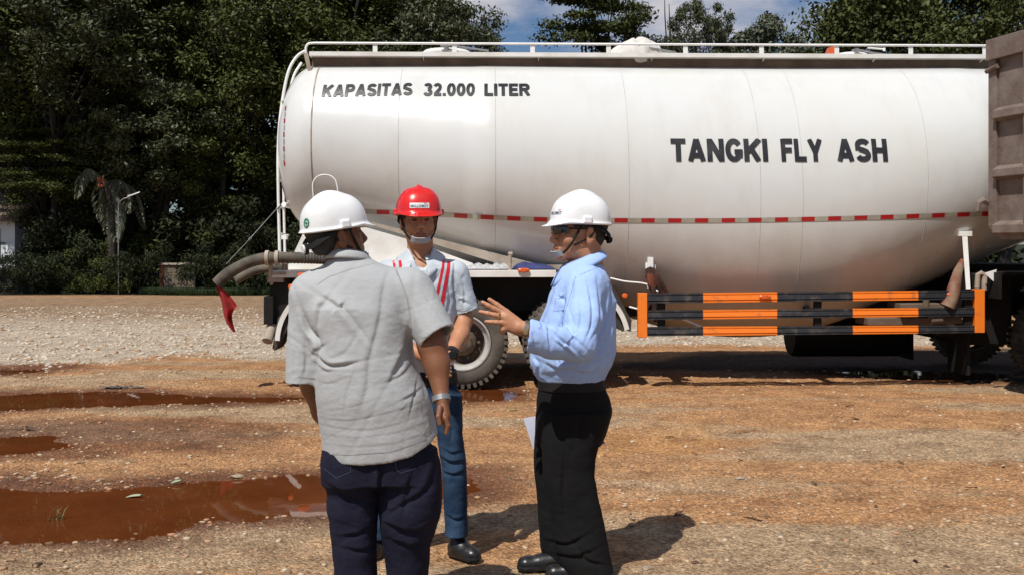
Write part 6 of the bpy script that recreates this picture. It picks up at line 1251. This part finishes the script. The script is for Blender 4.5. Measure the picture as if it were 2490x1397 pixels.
V, Fq = snet(lambda p: np.maximum(np.abs(stack(p, [(a[0], a[1], a[2], a[3]+.003, a[4]+.003) for a in hpB], 0, 2.4, False))-.004, np.maximum(P(0,930,YB).z-p[2], p[2]-P(0,898,YB).z)), V3(P(940,0,YB).x, YB-.17, P(0,935,YB).z), V3(P(1130,0,YB).x, YB+.17, P(0,893,YB).z), .005); pmesh('belt', V, Fq, B, M['belt'], rootB)
shoe((P(1094,0,5.30).x, 5.34, 0), (P(1168,0,5.2).x, 5.19, 0), 'shoe', B, rootB); shoe((P(932,0,5.35).x, 5.42, 0), (P(890,0,5.2).x, 5.22, 0), 'shoe', B, rootB)
ringband(w0+Vector((.004,.006,.008)), Vector(rb[3])-Vector(rb[2]), .030, .012, .006, 'wristwatch', M['leather'], B, rootB); mb = MB(); c_ = w0+Vector((.012,-.035,.004))-Vector(rootB); mb.lathe([(0,-.008),(.018,-.008),(.022,0),(.022,.008)], c_, 'y', 12); mb.build('watch_case', M['black_steel'], B)
oH, bvH = helmet(hB, B, rootB, hm_red, 0, 'red hard hat with a small white name sticker'); harness(hB, oH, rootB); hair(hB, B, rootB)
az = -.02; P_, fs = rect2(-.048, .058, .048, .084, 14, 5); decal([(u-.012, v) for u, v in P_], fs, [0]*len(fs), hfn(hB, az), bvH, 'sticker', M['sticker'], oH, rootB, .0012)
def hx(fn, dx): return lambda u, v: fn(u+dx, v)
def helmet_words(hd, bv_, root, par, az, dx, w_, z0, h_, mt1, mt2, flip=1):
    me = text_mesh('MALLOMOT', .018, 1.06, res=3); xs_ = [v.co.x for v in me.vertices]; ys_ = [v.co.y for v in me.vertices]; x0, x1, y0, y1 = min(xs_), max(xs_), min(ys_), max(ys_)
    decal([(dx+(((v.co.x-x0)/(x1-x0))-.5)*w_, z0+((v.co.y-y0)/(y1-y0)-.5)*h_) for v in me.vertices], [tuple(p.vertices) for p in me.polygons], [0]*len(me.polygons), hfn2(hd, az), bv_, 'lettering', mt1, par, root, .0022)
    q = []; f_ = []
    for i in (0, 1): xx = dx+w_*(.28+.09*i); b_ = len(q); q += [(xx-.0045, z0+h_*.72), (xx, z0+h_*1.35), (xx+.0045, z0+h_*.72), (xx, z0+h_*.98)]; f_.append((b_, b_+1, b_+2, b_+3))
    decal(q, f_, [0]*len(f_), hfn2(hd, az), bv_, 'logo_mark', mt2, par, root, .0022)
def hfn2(hd, az0):
    c, s = math.cos(az0), math.sin(az0)
    def fn(u, v): d_ = np.array([s, c, 0.]); t_ = np.array([-c, s, 0.]); return hd.w2(d_*.3+t_*u+np.array([0, 0, v])), -(hd.R@d_)
    return fn
helmet_words(hB, bvH, rootB, oH, az, -.012, .088, .068, .013, M['navy_ink'], M['red_ink'])
# =================================================================== person C, blue shirt, in profile
YC = 5.07; rootC = (P(1390, 0, YC).x, YC, 0); Cc = empty('person', rootC, 0, 'man in profile in pale blue shirt and dark glasses, gesturing with one hand', 'person', 'men in hard hats talking')
hC = Head(P(1408, 568, YC), (-1, -.26), 2, 1.2, -.022); hC.hs = 1.06; hC.c = np.array(hC.c)
skC = skin('skin_light_brown', (.50,.235,.13)); clC = cloth('blue_shirt', (.35,.49,.80), (.32,.455,.76), 3); trC = cloth('black_trousers', (.007,.007,.008), (.010,.010,.010), 4)
def f(p): d = hC.sdf(p); d = smin(d, cap(p, P(1425,590,YC), P(1432,665,YC), .064, .076), .03); return d
V, Fq = snet(f, hC.c+V3(-.18,-.16,-.26), hC.c+V3(.18,.16,.15), .0035); parts = [(V, Fq, head_tint(np.stack(hC.loc(V.T), 1)))]
Yh = 4.70; q_ = lambda x, y, d_=0.: P(x, y, Yh+d_)
sg = [(q_(1345,822,.03), q_(1290,802), .042, .031, (1,1,1)), (q_(1290,802), q_(1262,795), .031, .029, (1,1,1)), (q_(1262,794), q_(1232,777), .030, .031, (1,.62,1)), (q_(1262,800), q_(1232,790), .026, .024, (1,.7,1)), (q_(1250,786), q_(1226,768), .022, .018, (1,.7,1))]
sg2 = chain([q_(1230,764,.01), q_(1202,750,.0), q_(1188,742,-.003), q_(1174,734,-.002)], [.0125,.0115,.0105,.0085])      # index
sg2 += chain([q_(1228,772,-.004), q_(1202,765,-.012), q_(1186,761,-.014), q_(1168,757,-.012)], [.0125,.0115,.0105,.0085])  # middle
sg2 += chain([q_(1230,784,-.006), q_(1208,783,-.014), q_(1196,782,-.014), q_(1182,781,-.012)], [.012,.011,.010,.008])  # ring
sg2 += chain([q_(1236,794,.0), q_(1224,800,-.006), q_(1218,806,.008), q_(1224,809,.022)], [.0115,.0105,.0095,.008])      # little, curled under
sg2 += chain([q_(1262,782,.03), q_(1232,758,.045), q_(1208,740,.05), q_(1190,727,.05)], [.016,.014,.012,.009])           # thumb, raised behind
V1, F1 = snet(lambda p: smin(hand_part(p, sg, .012), hand_part(p, sg2, .0035), .008), *bounds([a[0] for a in sg+sg2]+[a[1] for a in sg+sg2], .045), .0027); parts.append((V1, F1, None))
far = [P(1425,880,5.30), P(1400,960,5.29), P(1385,1010,5.27)]; sg3 = chain(far, [.036,.030,.028])+[(far[2], P(1378,1035,5.26), .028, .028, (1,.7,1))]
for i in range(4): b_ = P(1366+i*9,1038,5.25); sg3 += chain([b_, b_+Vector((-.004,-.010,-.035)), b_+Vector((.006,.018,-.045))], [.010,.0095,.008])
sg3 += chain([P(1362,1015,5.24), P(1352,1035,5.225), P(1358,1055,5.23)], [.013,.011,.009])
V1, F1 = snet(lambda p: hand_part(p, sg3, .004), *bounds([a[0] for a in sg3]+[a[1] for a in sg3], .045), .0035); parts.append((V1, F1, None)); parts.append(core(0, 0, [(P(1420,710,YC), P(1400,900,YC), .10, .13, (1,1,1)), (P(1422,706,4.95), P(1424,706,5.2), .05, .05, (1,1,1)), (P(1424,706,4.95), P(1418,785,4.84), .05, .045, (1,1,1)), (P(1418,785,4.84), P(1406,835,4.78), .045, .045, (1,1,1)), (P(1406,835,4.78), P(1340,822,4.73), .045, .042, (1,1,1)), (P(1428,706,5.2), P(1430,820,5.31), .045, .042, (1,1,1)), (P(1430,820,5.31), P(1424,885,5.30), .042, .036, (1,1,1)), (P(1430,650,YC), P(1422,720,YC), .06, .08, (1,1,1))])); j_ = join(parts); pmesh('body', j_[0], j_[1], Cc, skC, rootC, j_[2])
tkC = smooth_knots(edges([(622,1400,1452,.06),(645,1384,1462,.085),(668,1360,1474,.13),(690,1347,1484,.165),(730,1334,1492,.19),(770,1318,1496,.195),(810,1302,1498,.20),(850,1289,1498,.20),(880,1287,1490,.195),(905,1298,1476,.17),(925,1311,1467,.152)], YC))
armN = [P(1422,706,4.93), P(1418,775,4.84), P(1408,838,4.78), P(1345,832,4.73), P(1278,812,4.70)]
def shirtC(p, g=0.):
    d = stack(p, tkC, 0, 2.25)-g; d = smin(d, cap(p, P(1425,692,4.95), P(1425,690,5.2), .085, .085)-g, .05); d = smin(d, cap(p, P(1428,660,YC), P(1420,722,YC), .05, .145)-g, .045)
    a = smins(.03, cap(p, armN[0], armN[1], .088, .082)-g, cap(p, armN[1], armN[2], .082, .074)-g); a = smin(a, cap(p, armN[2], armN[3], .074, .070)-g, .035); a = smin(a, cap(p, armN[3], armN[4], .070, .074)-g, .02)
    b = smins(.03, cap(p, P(1428,706,5.22), P(1430,820,5.31), .082, .065)-g, cap(p, P(1430,820,5.31), P(1402,955,5.29), .065, .046)-g)
    return smin(smin(d, a, .018), b, .02)
xc = P(1285,0,4.70).x
def f(p):
    d = shirtC(p); nearA = (p[1] < 4.82); cut = np.where(nearA, (xc-p[0])+.12*(p[2]-P(0,820,4.7).z), -1); zb_ = P(0,922,YC).z; cb = np.where(p[1] < 5.24, zb_-p[2], np.where(p[0] > 5, -1, P(0,965,5.29).z-p[2])); cb = np.where((p[1] > 5.24) & (p[0] < P(1340,0,5.2).x), zb_-p[2], cb)
    d = np.maximum(d, np.maximum(cut, cb)); inn = shirtC(p, -.008); d = np.maximum(d, -np.maximum(inn, np.where(nearA & (p[0] < xc+.06), p[0]-xc-.05, 1)))
    return smax(d, -cap(p, P(1425,610,YC), P(1395,650,YC), .066, .045), .01)
V, Fq = snet(f, V3(P(1265,0,4.7).x-.01, 4.60, P(0,965,5.29).z-.01), V3(P(1510,0,YC).x+.02, 5.42, P(0,625,YC).z), .0046); V = relax(V, Fq, 2); N = vnormals(V, Fq)
FC = [([(1426,687),(1437,744),(1434,790),(1423,822)], .009, 4), ([(1450,683),(1457,740),(1455,785),(1440,815)], .010, 4.5), ([(1405,720),(1410,770),(1402,810)], .006, 5), ([(1330,790),(1345,803),(1362,819),(1405,862)], .012, 4.5), ([(1372,786),(1385,805),(1412,832)], .012, 4.5), ([(1345,822),(1375,845),(1400,868)], .008, 4), ([(1329,780),(1331,810),(1335,850)], .004, 2), ([(1391,680),(1385,715),(1372,762),(1360,790)], .010, 4.5),
 ([(1478,668),(1484,712),(1478,760),(1462,795)], .012, 5), ([(1490,740),(1482,790),(1470,820)], .008, 5), ([(1355,715),(1368,728),(1375,742)], .010, 4), ([(1350,700),(1365,740)], .004, 3), ([(1296,868),(1306,884),(1308,905)], .010, 4), ([(1325,880),(1360,895),(1400,890)], .010, 6), ([(1460,810),(1475,850),(1470,885)], .012, 6), ([(1345,905),(1390,898),(1440,905),(1465,880)], .010, 5), ([(1310,770),(1318,800)], .006, 4), ([(1340,690),(1330,730),(1322,770)], .003, 2), ([(1430,880),(1455,870),(1480,850)], .010, 5), ([(1385,760),(1392,790),(1400,815)], .006, 4), ([(1290,800),(1297,830),(1293,860)], .006, 4)]
V = folds(V, N, FC, YC); V = wrinkle(V, vnormals(V, Fq), .004, 9, 9, 11, 45); V = wrinkle(V, vnormals(V, Fq), .0022, 26, 26, 26, 46); V = ridges(V, vnormals(V, Fq), .0022, 10, 80); V = relax(V, Fq, 1, .35); oC = pmesh('shirt', V, Fq, Cc, clC, rootC)
px_decal_late.append((oC, rootC, V, Fq, [[(1400,672),(1390,705),(1378,745),(1366,785)],[(1331,782),(1332,815),(1336,852)],[(1352,690),(1338,735),(1322,775),(1310,800)],[(1468,645),(1440,655),(1410,668)],[(1352,725),(1376,722),(1372,752),(1346,756),(1352,725)]], (.22,.31,.55), 1.3))
collar(P(1412, 624, YC), np.array(Matrix.Rotation(math.atan2(1, -.10), 3, 'Z')), .079, .120, .056, .24, .026, 'collar', clC, oC, rootC, lean=-.42)
hpC = smooth_knots(edges([(915,1312,1464,.145),(935,1311,1467,.148),(965,1306,1482,.155),(1000,1303,1488,.16),(1040,1302,1478,.15),(1080,1303,1462,.12)], YC)); l1 = smooth_knots(edges([(1000,1318,1486,.09),(1040,1318,1474,.09),(1100,1316,1450,.088),(1150,1320,1446,.083),(1200,1328,1453,.08),(1240,1334,1463,.08),(1300,1342,1473,.08),(1340,1350,1480,.08),(1378,1362,1490,.085),(1392,1375,1492,.085)], 4.97)); l2 = smooth_knots(edges([(1000,1303,1460,.09),(1040,1300,1450,.09),(1100,1298,1430,.088),(1150,1300,1422,.083),(1200,1305,1420,.08),(1250,1308,1418,.08),(1300,1313,1420,.08),(1330,1314,1424,.08),(1352,1320,1428,.085)], 5.14))
V, Fq = snet(lambda p: smins(.015, stack(p, hpC, 0, 2.4), stack(p, l1, 0, 2.3), stack(p, l2, 0, 2.3)), V3(P(1290,0,YC).x, YC-.22, .02), V3(P(1500,0,YC).x, YC+.2, P(0,912,YC).z), .0052); V = relax(V, Fq, 1); N = vnormals(V, Fq)
V = folds(V, N, [([(1420,960),(1440,966),(1484,962)], .004, 2), ([(1418,1000),(1410,1020),(1402,1050)], .008, 5), ([(1330,1310),(1380,1320),(1420,1300)], .008, 5), ([(1350,1345),(1400,1350),(1440,1335)], .009, 5), ([(1400,1330),(1430,1360),(1470,1370)], .008, 5), ([(1370,1100),(1365,1200),(1372,1300)], .006, 6)], YC); V = wrinkle(V, vnormals(V, Fq), .006, 9, 9, 14, 55); oT = pmesh('trousers', V, Fq, Cc, trC, rootC)
V, Fq = snet(lambda p: np.maximum(np.abs(stack(p, [(a[0], a[1], a[2], a[3]+.002, a[4]+.002) for a in hpC], 0, 2.4, False))-.004, np.maximum(P(0,944,YC).z-p[2], p[2]-P(0,918,YC).z)), V3(P(1290,0,YC).x, YC-.2, P(0,948,YC).z), V3(P(1490,0,YC).x, YC+.2, P(0,912,YC).z), .005); pmesh('belt', V, Fq, Cc, M['belt'], rootC)
shoe((P(1478,0,4.97).x, 4.97, 0), (P(1325,0,4.97).x-.01, 4.95, 0), 'shoe', Cc, rootC); shoe((P(1410,0,5.12).x, 5.12, 0), (P(1252,0,5.08).x, 5.08, 0), 'shoe', Cc, rootC)
ringband(q_(1279,799), q_(1262,795)-q_(1290,802), .0335, .010, .004, 'wristwatch', mat('gold_steel', (.55,.45,.28), (.65,.62,.55), rough=.25, metal=1., scale=30), Cc, rootC)
ringband(q_(1213,768,-.008), q_(1202,765,-.012)-q_(1228,772,-.004), .0122, .004, .0028, 'finger_ring', mat('gold', (.6,.42,.15), rough=.25, metal=1.), Cc, rootC)
hC.c = hC.c+V3(0,0,.012); oH, bvH = helmet(hC, Cc, rootC, hm_white, 0, 'white hard hat with small dark name lettering on its front'); harness(hC, oH, rootC); hair(hC, Cc, rootC, -.075); knobm(hC, oH, rootC, M['black_webbing'], r_=.012)
helmet_words(hC, bvH, rootC, oH, -.45, -.022, .085, .075, .014, M['navy_ink'], M['red_ink'])
# dark glasses
gm = bpy.data.materials.new('dark_lens'); gm.use_nodes = True; b = gm.node_tree.nodes['Principled BSDF']; b.inputs['Base Color'].default_value = (.015,.018,.016,1); b.inputs['Roughness'].default_value = .06; b.inputs['Coat Weight'].default_value = .6
vs = []; fs = []; nx2, nz2 = 20, 6
for i in range(nx2+1):
    u = i/nx2*2-1; x = .070*u; y = .112-.050*abs(u)**2.2; hz = .019*(1-abs(u)**5)*(1-.45*math.exp(-(u/.10)**2))+.002
    for j in range(nz2+1): v = j/nz2*2-1; vs.append(tuple(Vector(hC.w((x, y-.004*v*v, .004+hz*v)))-Vector(rootC)))
fs = [(i*(nz2+1)+j, (i+1)*(nz2+1)+j, (i+1)*(nz2+1)+j+1, i*(nz2+1)+j+1) for i in range(nx2) for j in range(nz2)]
me = bpy.data.meshes.new('glasses'); me.from_pydata(vs, [], fs); me.update(); og = link('glasses', me, Cc, gm, True); sm_ = og.modifiers.new('s', 'SOLIDIFY'); sm_.thickness = .003
for sg_ in (-1, 1): strap([(sg_*.068,.066,.008),(sg_*.078,.035,.008),(sg_*.082,-.005,.008)], hC, .0035, .0015, 'temple_arm', parent=og, root=rootC)
# papers in his far hand
mb = MB(); mb.prism([P(1273,1016,5.235), P(1385,996,5.235), P(1405,1062,5.235), P(1296,1090,5.235)], (0,.003,0)); pm_o = mb.build('paper_sheets', mat('paper', (.66,.68,.82), rough=.8), origin=tuple(P(1340,1040,5.24)))
mb = MB(); oo = P(1340,1040,5.24); mb.prism([P(1372,1000,5.242)-oo, P(1452,1030,5.242)-oo, P(1472,1078,5.242)-oo, P(1384,1096,5.242)-oo], (0,.003,0)); mb.build('folded_sheet', mat('paper_violet', (.40,.33,.62), rough=.8), pm_o)
tag(pm_o, 'white and violet sheets of paper held behind the leg of the man in blue', 'paper')

for o_, rt_, V, Fq, pls, cc, wd in px_decal_late:
    bv_ = BVHTree.FromPolygons([tuple(v) for v in V], [tuple(int(i) for i in f_) for f_ in Fq])
    for pl in pls: px_decal([pl], wd, 'seam', mat('seam_thread', cc, rough=.9), o_, rt_, bv_, .0012)
